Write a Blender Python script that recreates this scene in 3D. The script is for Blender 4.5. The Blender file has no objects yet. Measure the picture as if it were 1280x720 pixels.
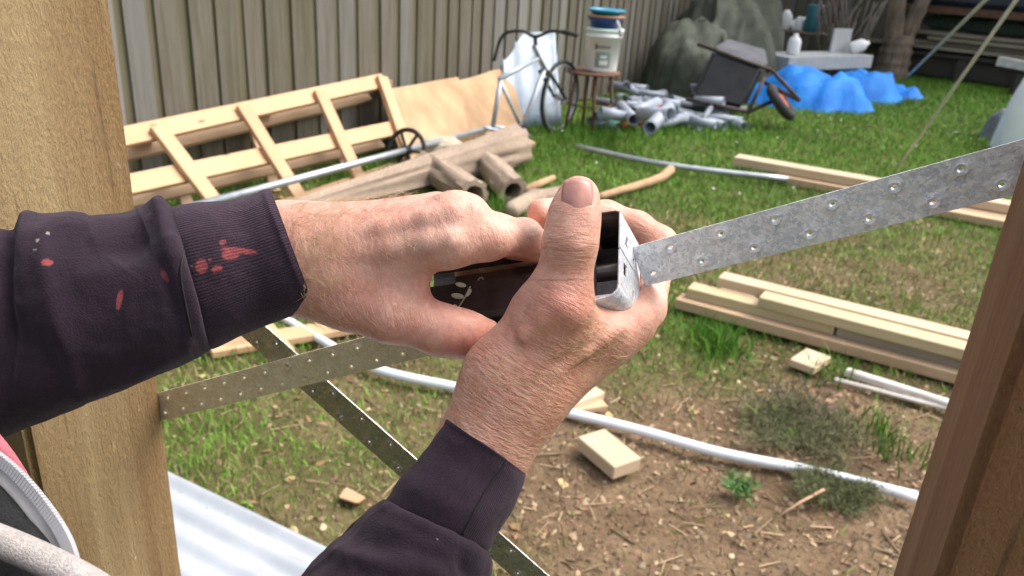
import bpy, bmesh, math, random
import numpy as np
from mathutils import Vector, Matrix, Quaternion

random.seed(7)
rng = np.random.default_rng(7)
scene = bpy.context.scene
COL = scene.collection

# ------------------------------------------------------------------ camera
PITCH, ROLL, CAM_H, FPX = math.radians(22.7), math.radians(3.73), 1.4, 1000.0
cF = np.array([0, math.cos(PITCH), -math.sin(PITCH)])
_u0 = np.array([0, math.sin(PITCH), math.cos(PITCH)])
_r0 = np.array([1.0, 0, 0])
cR = math.cos(ROLL) * _r0 + math.sin(ROLL) * _u0
cU = -math.sin(ROLL) * _r0 + math.cos(ROLL) * _u0
cC = np.array([0, 0, CAM_H])
cam_data = bpy.data.cameras.new('camera')
cam = bpy.data.objects.new('camera', cam_data)
COL.objects.link(cam)
cam.matrix_world = Matrix(((cR[0], cU[0], -cF[0], 0), (cR[1], cU[1], -cF[1], 0), (cR[2], cU[2], -cF[2], CAM_H), (0, 0, 0, 1)))
cam_data.sensor_width = 36.0
cam_data.lens = FPX / 1280 * 36.0
cam_data.clip_start = 0.01
cam_data.clip_end = 500
cam_data.dof.use_dof = True
cam_data.dof.focus_distance = 0.445
cam_data.dof.aperture_fstop = 15.0
scene.camera = cam

# ------------------------------------------------------------------ sky and sun
SUN_EL, SUN_AZ = math.radians(55), math.radians(78)       # azimuth clockwise from +Y
sun_dir = Vector((math.sin(SUN_AZ) * math.cos(SUN_EL), math.cos(SUN_AZ) * math.cos(SUN_EL), math.sin(SUN_EL)))
world = bpy.data.worlds.new('World')
scene.world = world
world.use_nodes = True
wn = world.node_tree
wbg = wn.nodes['Background']
sky = wn.nodes.new('ShaderNodeTexSky')
sky.sky_type = 'NISHITA'
sky.sun_disc = False
sky.sun_elevation = SUN_EL
sky.sun_rotation = SUN_AZ
sky.air_density = 1.0
sky.dust_density = 6.0
sky.ozone_density = 1.0
hs = wn.nodes.new('ShaderNodeHueSaturation')        # thin overcast: the sky's blue is paled evenly
hs.inputs['Saturation'].default_value = 0.45
wn.links.new(sky.outputs[0], hs.inputs['Color'])
wn.links.new(hs.outputs[0], wbg.inputs[0])
wbg.inputs[1].default_value = 0.15
sun_data = bpy.data.lights.new('sun', 'SUN')
sun = bpy.data.objects.new('sun', sun_data)
COL.objects.link(sun)
sun.rotation_euler = sun_dir.to_track_quat('Z', 'Y').to_euler()
sun_data.energy = 1.3
sun_data.angle = math.radians(40)
sun_data.color = (1.0, 0.945, 0.88)
scene.view_settings.view_transform = 'Standard'
scene.view_settings.look = 'None'
scene.view_settings.gamma = 1.0
scene.view_settings.exposure = 1.1
scene.cycles.use_denoising = True
scene.cycles.max_bounces = 6

# ------------------------------------------------------------------ helpers
def ray(x, y): return cF + (x - 640) / FPX * cR - (y - 360) / FPX * cU
def P(x, y, d): return Vector(cC + ray(x, y) * d)                 # point at a distance along the lens axis
def G(x, y, z=0.0):
    d = ray(x, y); return Vector(cC + d * ((z - CAM_H) / d[2]))   # point on the level z
def X(x, y, p, n):
    d = ray(x, y); n = np.array(n); return Vector(cC + d * (((np.array(p) - cC) @ n) / (d @ n)))

def hsh(ix, iy, iz):
    h = (ix * 374761393 + iy * 668265263 + iz * 2147483647) & 0xFFFFFFFF
    h = ((h ^ (h >> 13)) * 1274126177) & 0xFFFFFFFF
    return ((h ^ (h >> 16)) & 0xFFFF) / 65535.0
def vnoise(p):
    p = np.asarray(p, float); i = np.floor(p).astype(np.int64); f = p - i; f = f * f * (3 - 2 * f)
    r = 0
    for dx in (0, 1):
        for dy in (0, 1):
            for dz in (0, 1):
                w = (f[..., 0] if dx else 1 - f[..., 0]) * (f[..., 1] if dy else 1 - f[..., 1]) * (f[..., 2] if dz else 1 - f[..., 2])
                r = r + w * hsh(i[..., 0] + dx, i[..., 1] + dy, i[..., 2] + dz)
    return r * 2 - 1
def fbm(p, o=4):
    p = np.asarray(p, float); a = 1.0; s = 0; t = 0
    for k in range(o):
        s = s + a * vnoise(p * (2 ** k) + 17.3 * k); t += a; a *= 0.5
    return s / t

def wmat(o):
    m = Matrix.LocRotScale(o.location, o.rotation_euler, o.scale) if o.rotation_mode != 'QUATERNION' else Matrix.LocRotScale(o.location, o.rotation_quaternion, o.scale)
    return m if o.parent is None else wmat(o.parent) @ o.matrix_parent_inverse @ m
def adopt(o, parent):
    if parent is not None:
        o.parent = parent; o.matrix_parent_inverse = wmat(parent).inverted()
    return o
def tag(o, label=None, cat=None, group=None, kind=None):
    for k, v in (('label', label), ('category', cat), ('group', group), ('kind', kind)):
        if v: o[k] = v
    return o
def thing(name, loc, label, cat, group=None):
    o = bpy.data.objects.new(name, None); COL.objects.link(o); o.location = loc; o.empty_display_size = 0.05
    return tag(o, label, cat, group)
def link(name, me, mat, parent=None, mw=None):
    o = bpy.data.objects.new(name, me); COL.objects.link(o)
    if mat is not None and len(me.materials) == 0: me.materials.append(mat)
    if mw is not None:
        l, r, s = mw.decompose(); o.location = l; o.rotation_mode = 'QUATERNION'; o.rotation_quaternion = r; o.scale = s
    return adopt(o, parent)
def mesh(name, vs, fs, mat, parent=None, smooth=True, recentre=True):
    vs = np.asarray([tuple(v) for v in vs] if not isinstance(vs, np.ndarray) else vs, float)
    c = (vs.min(0) + vs.max(0)) / 2 if recentre else np.zeros(3)
    me = bpy.data.meshes.new(name)
    if isinstance(fs, np.ndarray):
        n, k = fs.shape
        me.vertices.add(len(vs)); me.vertices.foreach_set('co', (vs - c).ravel())
        me.loops.add(n * k); me.loops.foreach_set('vertex_index', fs.ravel().astype(np.int32))
        me.polygons.add(n); me.polygons.foreach_set('loop_start', np.arange(0, n * k, k, dtype=np.int32))
        me.update(calc_edges=True)
    else:
        me.from_pydata((vs - c).tolist(), [], [list(f) for f in fs]); me.update()
    if smooth: me.polygons.foreach_set('use_smooth', np.ones(len(me.polygons), bool))
    return link(name, me, mat, parent, Matrix.Translation(Vector(c)))
def colattr(o, cols, name='col'):
    a = o.data.attributes.new(name, 'FLOAT_COLOR', 'POINT')
    c = np.ones((len(cols), 4)); c[:, :3] = cols
    a.data.foreach_set('color', c.ravel())

_boxes = {}
def box_mesh(sx, sy, sz, bev, name='box'):
    key = (round(sx, 4), round(sy, 4), round(sz, 4), round(bev, 4), name)
    if key not in _boxes:
        bm = bmesh.new(); bmesh.ops.create_cube(bm, size=1)
        bmesh.ops.scale(bm, vec=(sx, sy, sz), verts=bm.verts)
        if bev > 0: bmesh.ops.bevel(bm, geom=bm.edges[:], offset=bev, segments=1, affect='EDGES')
        me = bpy.data.meshes.new(name); bm.to_mesh(me); bm.free(); _boxes[key] = me
    return _boxes[key]
def box(name, mw, size, mat, parent=None, bev=0.003):
    return link(name, box_mesh(*size, bev, name + '_' + mat.name), mat, parent, mw)
def frame(A, B, up=(0, 0, 1)):
    """matrix with x along A>B, z as near to up as it goes, at the middle"""
    A, B = Vector(A), Vector(B); x = (B - A).normalized(); up = Vector(up)
    y = up.cross(x).normalized(); z = x.cross(y)
    m = Matrix((x, y, z)).transposed().to_4x4(); m.translation = (A + B) / 2
    return m
def beam(name, A, B, w, h, mat, parent=None, up=(0, 0, 1), bev=0.003):
    return box(name, frame(A, B, up), ((Vector(B) - Vector(A)).length, w, h), mat, parent, bev)
def tube_geo(pts, rad, seg=10, caps=True):
    pts = [Vector(p) for p in pts]; n = len(pts)
    if not hasattr(rad, '__len__'): rad = [rad] * n
    vs, fs = [], []; t0 = (pts[1] - pts[0]).normalized()
    a = t0.orthogonal().normalized()
    for i, p in enumerate(pts):
        t = (pts[min(i + 1, n - 1)] - pts[max(i - 1, 0)]).normalized()
        a = (a - t * a.dot(t)).normalized(); b = t.cross(a)
        for k in range(seg):
            w = 2 * math.pi * k / seg
            vs.append(p + (a * math.cos(w) + b * math.sin(w)) * rad[i])
    for i in range(n - 1):
        for k in range(seg):
            k2 = (k + 1) % seg
            fs.append((i * seg + k, i * seg + k2, (i + 1) * seg + k2, (i + 1) * seg + k))
    if caps:
        fs.append(tuple(range(seg))[::-1]); fs.append(tuple((n - 1) * seg + k for k in range(seg)))
    return vs, fs
def tube(name, pts, rad, mat, parent=None, seg=10, caps=True):
    v, f = tube_geo(pts, rad, seg, caps); return mesh(name, v, f, mat, parent)
def join_geo(parts):
    vs, fs = [], []
    for v, f in parts:
        b = len(vs); vs += [Vector(q) for q in v]; fs += [tuple(i + b for i in q) for q in f]
    return vs, fs
def box_geo(mw, size):
    v = [mw @ Vector((sx * size[0] / 2, sy * size[1] / 2, sz * size[2] / 2)) for sx in (-1, 1) for sy in (-1, 1) for sz in (-1, 1)]
    return v, [(0, 1, 3, 2), (4, 6, 7, 5), (0, 4, 5, 1), (2, 3, 7, 6), (0, 2, 6, 4), (1, 5, 7, 3)]
def lathe(name, prof, mw, mat, parent=None, seg=24, closed=False):
    vs, fs = [], []; n = len(prof)
    for r, z in prof:
        for k in range(seg):
            w = 2 * math.pi * k / seg; vs.append(mw @ Vector((r * math.cos(w), r * math.sin(w), z)))
    for i in range(n - 1 + (1 if closed else 0)):
        for k in range(seg):
            k2 = (k + 1) % seg; j = (i + 1) % n
            fs.append((i * seg + k, i * seg + k2, j * seg + k2, j * seg + k))
    if not closed:
        if prof[0][0] > 1e-5: fs.append(tuple(range(seg))[::-1])
        if prof[-1][0] > 1e-5: fs.append(tuple((n - 1) * seg + k for k in range(seg)))
    return mesh(name, vs, fs, mat, parent)
def spline(pts, n):
    """Catmull-Rom through the points"""
    p = [np.array(q, float) for q in pts]; p = [2 * p[0] - p[1]] + p + [2 * p[-1] - p[-2]]
    out = []; m = len(p) - 3
    for k in range(n):
        u = k / (n - 1) * m; i = min(int(u), m - 1); t = u - i
        a, b, c, d = p[i:i + 4]
        out.append(0.5 * ((2 * b) + (c - a) * t + (2 * a - 5 * b + 4 * c - d) * t * t + (3 * b - a - 3 * c + d) * t ** 3))
    return out

def smin(a, b, k): 
    h = np.clip(k - np.abs(a - b), 0, None) / k; return np.minimum(a, b) - h * h * k * 0.25
def sdf_mesh(prims, vox):
    """prims: ('c', A, B, ra, rb, k) tapered capsule | ('e', C, (rx,ry,rz), 3x3 axes, k) ellipsoid | ('s', A, B, ra, rb, k) carve a groove; metres. Returns verts, quads"""
    pts = []
    for p in prims:
        if p[0] == 'c': pts += [np.array(p[1]) - max(p[3], p[4]), np.array(p[1]) + max(p[3], p[4]), np.array(p[2]) - max(p[3], p[4]), np.array(p[2]) + max(p[3], p[4])]
        elif p[0] == 'e': pts += [np.array(p[1]) - max(p[2]), np.array(p[1]) + max(p[2])]
    pts = np.array(pts); lo = pts.min(0) - 4 * vox; hi = pts.max(0) + 4 * vox; n = np.ceil((hi - lo) / vox).astype(int) + 1
    D = np.full(n, 1.0, np.float32); ax = [lo[i] + vox * np.arange(n[i]) for i in range(3)]
    for p in prims:
        k = p[-1]
        if p[0] in 'cs': A, B = np.array(p[1]), np.array(p[2]); R = max(p[3], p[4]); l, h = np.minimum(A, B) - R - k - 3 * vox, np.maximum(A, B) + R + k + 3 * vox
        else: C = np.array(p[1]); R = max(p[2]); l, h = C - R - k - 3 * vox, C + R + k + 3 * vox
        i0 = np.clip(((l - lo) / vox).astype(int), 0, n); i1 = np.clip(((h - lo) / vox).astype(int) + 2, 0, n); sl = tuple(slice(a, b) for a, b in zip(i0, i1))
        if any(b <= a for a, b in zip(i0, i1)): continue
        q = np.stack(np.meshgrid(*[ax[i][sl[i]] for i in range(3)], indexing='ij'), -1)
        if p[0] in 'cs':
            ab = B - A; t = np.clip(((q - A) @ ab) / (ab @ ab + 1e-12), 0, 1); d = np.linalg.norm(q - A - t[..., None] * ab, axis=-1) - (p[3] + (p[4] - p[3]) * t)
        else:
            u = (q - C) @ np.array(p[3]).T; r_ = np.array(p[2]); k0 = np.linalg.norm(u / r_, axis=-1); k1 = np.linalg.norm(u / r_ ** 2, axis=-1); d = k0 * (k0 - 1) / (k1 + 1e-9)
        if p[0] == 's': D[sl] = -smin(-D[sl], d, k)
        else: D[sl] = smin(D[sl], d, k)
    neg = D < 0; cn = np.array(D.shape) - 1
    cs = sum(neg[dx:cn[0] + dx, dy:cn[1] + dy, dz:cn[2] + dz].astype(np.int8) for dx in (0, 1) for dy in (0, 1) for dz in (0, 1))
    act = np.argwhere((cs > 0) & (cs < 8)); idx = -np.ones(cn, np.int64); idx[tuple(act.T)] = np.arange(len(act))
    acc = np.zeros((len(act), 3)); cnt = np.zeros(len(act))
    corners = [(a, b, c) for a in (0, 1) for b in (0, 1) for c in (0, 1)]
    for a in corners:
        for i in range(3):
            if a[i] == 0:
                b = list(a); b[i] = 1; va = D[tuple((act + a).T)]; vb = D[tuple((act + b).T)]; x = (va < 0) != (vb < 0); t = np.where(x, va / (va - vb + 1e-12), 0)
                pt = np.array(a, float) + 0 * act; pt[:, i] += t; acc += np.where(x[:, None], pt, 0); cnt += x
    V = lo + (act + acc / cnt[:, None]) * vox; F = []
    for i in range(3):
        j, k = (i + 1) % 3, (i + 2) % 3; sa = [slice(None)] * 3; sb = [slice(None)] * 3; sa[i] = slice(0, -1); sb[i] = slice(1, None)
        e = np.argwhere(neg[tuple(sa)] != neg[tuple(sb)]); e = e[(e[:, j] > 0) & (e[:, k] > 0) & (e[:, j] < cn[j]) & (e[:, k] < cn[k]) & (e[:, i] < cn[i])]
        oj = np.zeros(3, int); oj[j] = 1; ok = np.zeros(3, int); ok[k] = 1
        qd = np.stack([idx[tuple((e - oj - ok).T)], idx[tuple((e - ok).T)], idx[tuple(e.T)], idx[tuple((e - oj).T)]], 1); fl = neg[tuple(e.T)]; qd[~fl] = qd[~fl][:, ::-1]; F.append(qd)
    F = np.concatenate(F); F = F[(F >= 0).all(1)]
    # relax
    for it in range(3):
        s = np.zeros_like(V); c = np.zeros(len(V))
        for a in range(4):
            b = (a + 1) % 4; np.add.at(s, F[:, a], V[F[:, b]]); np.add.at(s, F[:, b], V[F[:, a]]); np.add.at(c, F[:, a], 1); np.add.at(c, F[:, b], 1)
        V = V * .45 + .55 * s / np.maximum(c, 1)[:, None]
    return V, F

# ------------------------------------------------------------------ materials
class NT:
    def __init__(s, name):
        s.m = bpy.data.materials.new(name); s.m.use_nodes = True; s.t = s.m.node_tree; s.b = s.t.nodes['Principled BSDF']
    def n(s, typ, **kw):
        x = s.t.nodes.new(typ)
        for k, v in kw.items(): setattr(x, k, v)
        return x
    def l(s, a, b): s.t.links.new(a, b)
    def coords(s, scale=(1, 1, 1), rnd=True, kind='Object'):
        c = s.n('ShaderNodeTexCoord'); out = c.outputs[kind]
        if rnd:
            i = s.n('ShaderNodeObjectInfo'); mu = s.n('ShaderNodeMath', operation='MULTIPLY'); s.l(i.outputs['Random'], mu.inputs[0]); mu.inputs[1].default_value = 37.0
            ad = s.n('ShaderNodeVectorMath', operation='ADD'); s.l(out, ad.inputs[0]); s.l(mu.outputs[0], ad.inputs[1]); out = ad.outputs[0]
        mp = s.n('ShaderNodeMapping'); mp.inputs['Scale'].default_value = scale; s.l(out, mp.inputs[0]); return mp.outputs[0]
    def noise(s, vec, scale, detail=5, rough=0.6, dist=0.0):
        x = s.n('ShaderNodeTexNoise'); x.inputs['Scale'].default_value = scale; x.inputs['Detail'].default_value = detail; x.inputs['Roughness'].default_value = rough; x.inputs['Distortion'].default_value = dist
        s.l(vec, x.inputs['Vector']); return x.outputs['Fac']
    def ramp(s, fac, stops, interp='LINEAR'):
        r = s.n('ShaderNodeValToRGB'); r.color_ramp.interpolation = interp
        while len(r.color_ramp.elements) < len(stops): r.color_ramp.elements.new(0.5)
        for e, (p, c) in zip(r.color_ramp.elements, stops): e.position = p; e.color = (*c, 1) if len(c) == 3 else c
        s.l(fac, r.inputs[0]); return r.outputs[0]
    def mix(s, a, b, fac, blend='MIX'):
        x = s.n('ShaderNodeMix', data_type='RGBA', blend_type=blend)
        for v, i in ((fac, 0), (a, 6), (b, 7)):
            if isinstance(v, (int, float)): x.inputs[i].default_value = v
            elif isinstance(v, tuple): x.inputs[i].default_value = (*v, 1)
            else: s.l(v, x.inputs[i])
        return x.outputs[2]
    def bump(s, h, strength=0.3, dist=0.002, prev=None):
        x = s.n('ShaderNodeBump'); x.inputs['Strength'].default_value = strength; x.inputs['Distance'].default_value = dist; s.l(h, x.inputs['Height'])
        if prev is not None: s.l(prev, x.inputs['Normal'])
        return x.outputs[0]
    def done(s, col, rough=0.7, normal=None, metal=0.0, **kw):
        for v, k in ((col, 'Base Color'), (rough, 'Roughness'), (metal, 'Metallic')):
            if isinstance(v, (int, float)): s.b.inputs[k].default_value = v
            elif isinstance(v, tuple): s.b.inputs[k].default_value = (*v, 1)
            else: s.l(v, s.b.inputs[k])
        if normal is not None: s.l(normal, s.b.inputs['Normal'])
        for k, v in kw.items(): s.b.inputs[k.replace('_', ' ')].default_value = v
        return s.m
def plain(name, c1, c2, scale=8, rough=0.6, metal=0.0, bump=0.0, bdist=0.002, stretch=(1, 1, 1), bscale=None, **kw):
    t = NT(name); v = t.coords(stretch); f = t.noise(v, scale)
    nrm = t.bump(t.noise(v, bscale or scale * 4), bump, bdist) if bump else None
    return t.done(t.ramp(f, [(0.3, c1), (0.7, c2)]), rough, nrm, metal, **kw)
def wood(name, dark, light, knots=True, rough=0.75, axis=0, bump=0.25, tint=0.25, gscale=1.0):
    """sawn timber, the grain along one local axis"""
    t = NT(name); st = [14.0, 14.0, 14.0]; st[axis] = 0.9
    v = t.coords(tuple(st)); f = t.noise(v, 3.2 * gscale, 6, 0.65, 0.6)
    v2 = t.coords(); big = t.noise(v2, 3.0, 3)
    c = t.ramp(f, [(0.28, dark), (0.72, light)])
    c = t.mix(c, t.ramp(big, [(0.35, tuple(x * (1 - tint) for x in dark)), (0.7, light)]), 0.4)
    i = t.n('ShaderNodeObjectInfo'); c = t.mix(c, t.ramp(i.outputs['Random'], [(0, tuple(x * 0.72 for x in light)), (1, tuple(min(1, x * 1.12) for x in light))]), 0.3)
    if knots:
        vo = t.n('ShaderNodeTexVoronoi'); vo.inputs['Scale'].default_value = 4.0; st2 = [2.4, 2.4, 2.4]; st2[axis] = 0.8; t.l(t.coords(tuple(st2)), vo.inputs['Vector'])
        k = t.ramp(vo.outputs['Distance'], [(0.05, (1, 1, 1)), (0.11, (0, 0, 0))]); c = t.mix(c, tuple(x * 0.45 for x in dark), k)
    return t.done(c, rough, t.bump(f, bump, 0.0015))
def attrmat(name, rough=0.8, amp=0.25, scale=60, sub=0.0, bump=0.0, bdist=0.003, spec=0.3):
    t = NT(name); a = t.n('ShaderNodeAttribute', attribute_name='col'); v = t.coords(rnd=False); f = t.noise(v, scale, 6, 0.7)
    c = t.mix(a.outputs['Color'], t.ramp(f, [(0.25, (0.35,) * 3), (0.75, (1.5,) * 3)]), amp, 'MULTIPLY')
    m = t.done(c, rough, t.bump(f, bump, bdist) if bump else None)
    t.b.inputs['Specular IOR Level'].default_value = spec
    if sub:
        t.b.inputs['Transmission Weight'].default_value = 0
    return m
PINE = wood('pine', (0.40, 0.255, 0.14), (0.57, 0.41, 0.265))
PINE_PALE = wood('pine_pale', (0.47, 0.345, 0.215), (0.62, 0.48, 0.335), False)
PINE_GREEN = wood('pine_treated', (0.37, 0.285, 0.15), (0.54, 0.44, 0.27))
PINE_ORANGE = wood('pine_frame', (0.41, 0.245, 0.13), (0.57, 0.37, 0.215))
OLDWOOD = wood('weathered_board', (0.16, 0.13, 0.09), (0.34, 0.29, 0.22), False)
PALE_PLY = plain('plywood_sheet_surface', (0.30, 0.185, 0.10), (0.49, 0.325, 0.185), 3.2, 0.85, bump=0.15, stretch=(1.6, 1.6, 0.7))
# ================================================================== the setting
def soil_amount(x, y):
    """0 = lawn, 1 = bare soil"""
    p = np.stack([x, y, np.zeros_like(x)], -1)
    n1 = fbm(p * 1.5, 4); n2 = fbm(p * 5 + 31, 3)
    s = 1.25 * np.exp(-(((x - 0.85) / 1.25) ** 2 + ((y - 1.9) / 0.78) ** 2) ** 1.3)
    s += 0.55 * np.exp(-(((x - 1.3) / 1.3) ** 2 + ((y - 3.9) / 0.9) ** 2))
    s += 0.12 * np.exp(-(((x + 0.5) / 1.1) ** 2 + ((y - 2.1) / 0.9) ** 2))
    s += 0.4 * np.exp(-(((x + 0.8) / 0.8) ** 2 + ((y - 4.3) / 0.6) ** 2))
    s -= 0.25 * np.clip((y - 5.0) / 2, 0, 1)
    return np.clip(s + 0.55 * n1 + 0.3 * n2, 0, 1)
def ground_z(x, y):
    p = np.stack([x, y, np.zeros_like(x)], -1)
    near = np.exp(-((x / 9) ** 2 + ((y - 4) / 9) ** 2) ** 2)
    return near * (0.018 * fbm(p * 2.2, 3) + 0.010 * fbm(p * 14, 3) * np.clip(soil_amount(x, y) + .3, 0, 1)) - 0.012
def axis(lo, hi, step, far):
    a = list(np.arange(lo, hi + 1e-6, step)); s = step
    while a[-1] < far: s *= 1.35; a.append(a[-1] + s)
    s = step; b = []; v = lo
    while v > -far: s *= 1.35; v -= s; b.append(v)
    return np.array(b[::-1] + a)
gx, gy = axis(-2.6, 4.2, 0.026, 260), axis(1.1, 6.2, 0.026, 260)
gxx, gyy = np.meshgrid(gx, gy, indexing='ij'); gv = np.stack([gxx.ravel(), gyy.ravel(), ground_z(gxx.ravel(), gyy.ravel())], -1)
ni, nj = len(gx), len(gy); ii = np.arange(ni * nj).reshape(ni, nj)
gf = np.stack([ii[:-1, :-1], ii[1:, :-1], ii[1:, 1:], ii[:-1, 1:]], -1).reshape(-1, 4)
GROUND = attrmat('soil', 0.95, 0.75, 38, bump=0.8, bdist=0.02, spec=0.15)
ground = mesh('ground', gv, gf, GROUND, recentre=False)
tag(ground, kind='structure')
sa = soil_amount(gv[:, 0], gv[:, 1])[:, None]
nz = fbm(gv * 9 + 5, 3)[:, None] * 0.5 + 0.5
soil_c = np.array([0.115, 0.070, 0.040]) * (1 - nz) + np.array([0.235, 0.165, 0.10]) * nz
lawn_c = np.array([0.055, 0.085, 0.018]) * (1 - nz) + np.array([0.12, 0.12, 0.04]) * nz
colattr(ground, soil_c * sa + lawn_c * (1 - sa))

# grass: one blade is a bent strip of five vertices
def blades(name, x, y, z, ln, wd, lean, cols, mat):
    n = len(x); a = rng.uniform(0, 2 * np.pi, n); b = rng.uniform(0, 2 * np.pi, n)
    sx, sy = np.cos(a) * wd / 2, np.sin(a) * wd / 2; lx, ly = np.cos(b) * lean * ln, np.sin(b) * lean * ln
    up = ln * np.sqrt(np.clip(1 - lean ** 2, 0.05, 1))
    v = np.zeros((n, 5, 3))
    v[:, 0] = np.stack([x - sx, y - sy, z], -1); v[:, 1] = np.stack([x + sx, y + sy, z], -1)
    v[:, 2] = np.stack([x - sx * .8 + lx * .35, y - sy * .8 + ly * .35, z + up * .6], -1); v[:, 3] = np.stack([x + sx * .8 + lx * .35, y + sy * .8 + ly * .35, z + up * .6], -1)
    v[:, 4] = np.stack([x + lx, y + ly, z + up], -1)
    i = np.arange(n)[:, None] * 5
    f = np.concatenate([i + np.array([0, 1, 3]), i + np.array([0, 3, 2]), i + np.array([2, 3, 4])])
    o = mesh(name, v.reshape(-1, 3), f, mat, recentre=False)
    cc = np.repeat(cols[:, None, :], 5, 1); colattr(o, cc.reshape(-1, 3)); return o
GRASS = attrmat('grass_blade', 0.6, 0.3, 20, spec=0.3)
N = 900000
r = 1.15 + (rng.random(N) ** 0.8) * 14.5; th = rng.uniform(-0.86, 0.86, N)
bx, by = r * np.sin(th), r * np.cos(th)
dens = np.minimum(1, (2.6 / r) ** 0.35) * np.where(np.abs(th) > 0.68, 0.5, 1)
so = soil_amount(bx, by)
keep = rng.random(N) < dens * np.clip(1.05 - 1.0 * so, 0.10, 1) * 0.72
fdl = np.array([2.773, 4.518]) / np.hypot(2.773, 4.518)
keep &= ((bx + 1.383) * fdl[1] - (by - 5.412) * fdl[0]) > -0.05
bx, by, r, so = bx[keep], by[keep], r[keep], so[keep]; n = len(bx)
pp = np.stack([bx, by, np.zeros(n)], -1); g1 = fbm(pp * 1.1 + 9, 3)[:, None] * .5 + .5; g2 = rng.random((n, 1))
gc = np.array([0.075, 0.19, 0.018]) * (1 - g1) + np.array([0.185, 0.36, 0.042]) * g1
gc = gc * (0.6 + 0.8 * g2)
dry = (rng.random((n, 1)) < np.clip(0.06 + 0.8 * so, 0, .86)[:, None] * np.where(by < 5.2, 1, .35)[:, None])
gc = np.where(dry, np.array([0.30, 0.235, 0.11]) * (0.5 + 0.7 * g2), gc)
ln = rng.uniform(0.016, 0.042, n) * (1 + 0.06 * r) * (1 + 0.35 * fbm(pp * 2.3 + 4, 2)); wd = 0.0022 + 0.0006 * r
blades('lawn_grass', bx, by, ground_z(bx, by), ln, wd, rng.uniform(0.2, 0.95, n), gc, GRASS)
tag(bpy.data.objects['lawn_grass'], 'short patchy green grass growing over the yard', 'grass', kind='stuff')
# taller tufts along the boards, the fence frame and the rubbish
tx, ty = [], []
def tuft(px_, py_, cnt, spread):
    c = G(px_, py_); tx.extend(c.x + rng.normal(0, spread, cnt)); ty.extend(c.y + rng.normal(0, spread, cnt))
for q in ((900, 436, 160, .05), (885, 425, 90, .05), (1040, 470, 70, .05), (1120, 565, 50, .06), (1090, 540, 60, .05), (965, 540, 30, .05), (480, 215, 260, .12), (430, 225, 260, .14), (300, 235, 200, .2),
          (690, 175, 320, .22), (720, 172, 420, .25), (760, 168, 420, .22), (660, 195, 260, .2), (800, 160, 260, .25), (850, 165, 200, .3), (640, 245, 130, .08), (930, 165, 180, .2), (620, 262, 90, .06), (820, 200, 100, .3)): tuft(*q)
tx, ty = np.array(tx), np.array(ty); n = len(tx); g2 = rng.random((n, 1))
tg = (np.array([0.05, 0.145, 0.014]) * (1 - g2) + np.array([0.14, 0.30, 0.035]) * g2)
blades('tall_grass', tx, ty, ground_z(tx, ty), rng.uniform(0.05, 0.15, n), rng.uniform(0.004, 0.007, n), rng.uniform(0.1, 0.7, n), tg, GRASS)
tag(bpy.data.objects['tall_grass'], 'taller grass tufts around the boards and rubbish', 'grass', kind='stuff')
# wood chips, dead leaves and crumbs of soil lying on the bare ground
def scatter(name, n, size, cols, label, cat, thick=0.35, bias=True, xr=(-1.6, 2.6), yr=(1.2, 5.0)):
    x = rng.uniform(*xr, n * 6); y = rng.uniform(*yr, n * 6); w = soil_amount(x, y) if bias else 1 - soil_amount(x, y)
    k = (rng.random(len(x)) < w * 0.8 + 0.04); x, y = x[k][:n], y[k][:n]; n = len(x); z = ground_z(x, y)
    s = rng.uniform(*size, n); el = rng.uniform(0.3, 0.9, n); a = rng.uniform(0, 2 * np.pi, n)
    base = np.array([(-1, -.5, 0), (-.3, -1, 0), (.9, -.7, 0), (1, .3, 0), (.2, 1, 0), (-.8, .6, 0), (0, 0, 1)], float)
    v = base[None] * np.stack([s, s * el, s * thick], -1)[:, None, :] + rng.normal(0, 0.15, (n, 7, 3)) * s[:, None, None]
    tilt = rng.normal(0, .35, n); v[:, :, 2] += v[:, :, 0] * tilt[:, None]
    c, d = np.cos(a)[:, None], np.sin(a)[:, None]
    vx = v[:, :, 0] * c - v[:, :, 1] * d + x[:, None]; vy = v[:, :, 0] * d + v[:, :, 1] * c + y[:, None]
    v = np.stack([vx, vy, v[:, :, 2] + z[:, None] + s[:, None] * .2], -1)
    i = np.arange(n)[:, None] * 7; tri = [i + np.array([k, (k + 1) % 6, 6]) for k in range(6)]
    o = mesh(name, v.reshape(-1, 3), np.concatenate(tri), GRASS, smooth=False, recentre=False)
    pick = np.array(cols)[rng.integers(0, len(cols), n)] * rng.uniform(0.6, 1.25, (n, 1)); colattr(o, np.repeat(pick[:, None], 7, 1).reshape(-1, 3))
    return tag(o, label, cat, kind='stuff')
scatter('soil_crumbs', 14000, (0.002, 0.007), [(.13, .08, .045), (.09, .055, .032), (.19, .13, .08)], 'brown soil crumbs over the bare patch', 'soil', 0.8)
scatter('wood_chips', 7000, (0.003, 0.012), [(.36, .25, .145), (.26, .17, .10), (.17, .10, .06), (.42, .32, .20), (.22, .115, .07), (.20, .15, .09)], 'small wood chips and dead leaves lying on the soil', 'litter', 0.25)
scatter('fallen_leaves', 500, (0.008, 0.020), [(.33, .19, .09), (.42, .30, .14), (.24, .14, .08)], 'dry brown leaves strewn across the grass', 'litter', 0.2, False)
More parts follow.
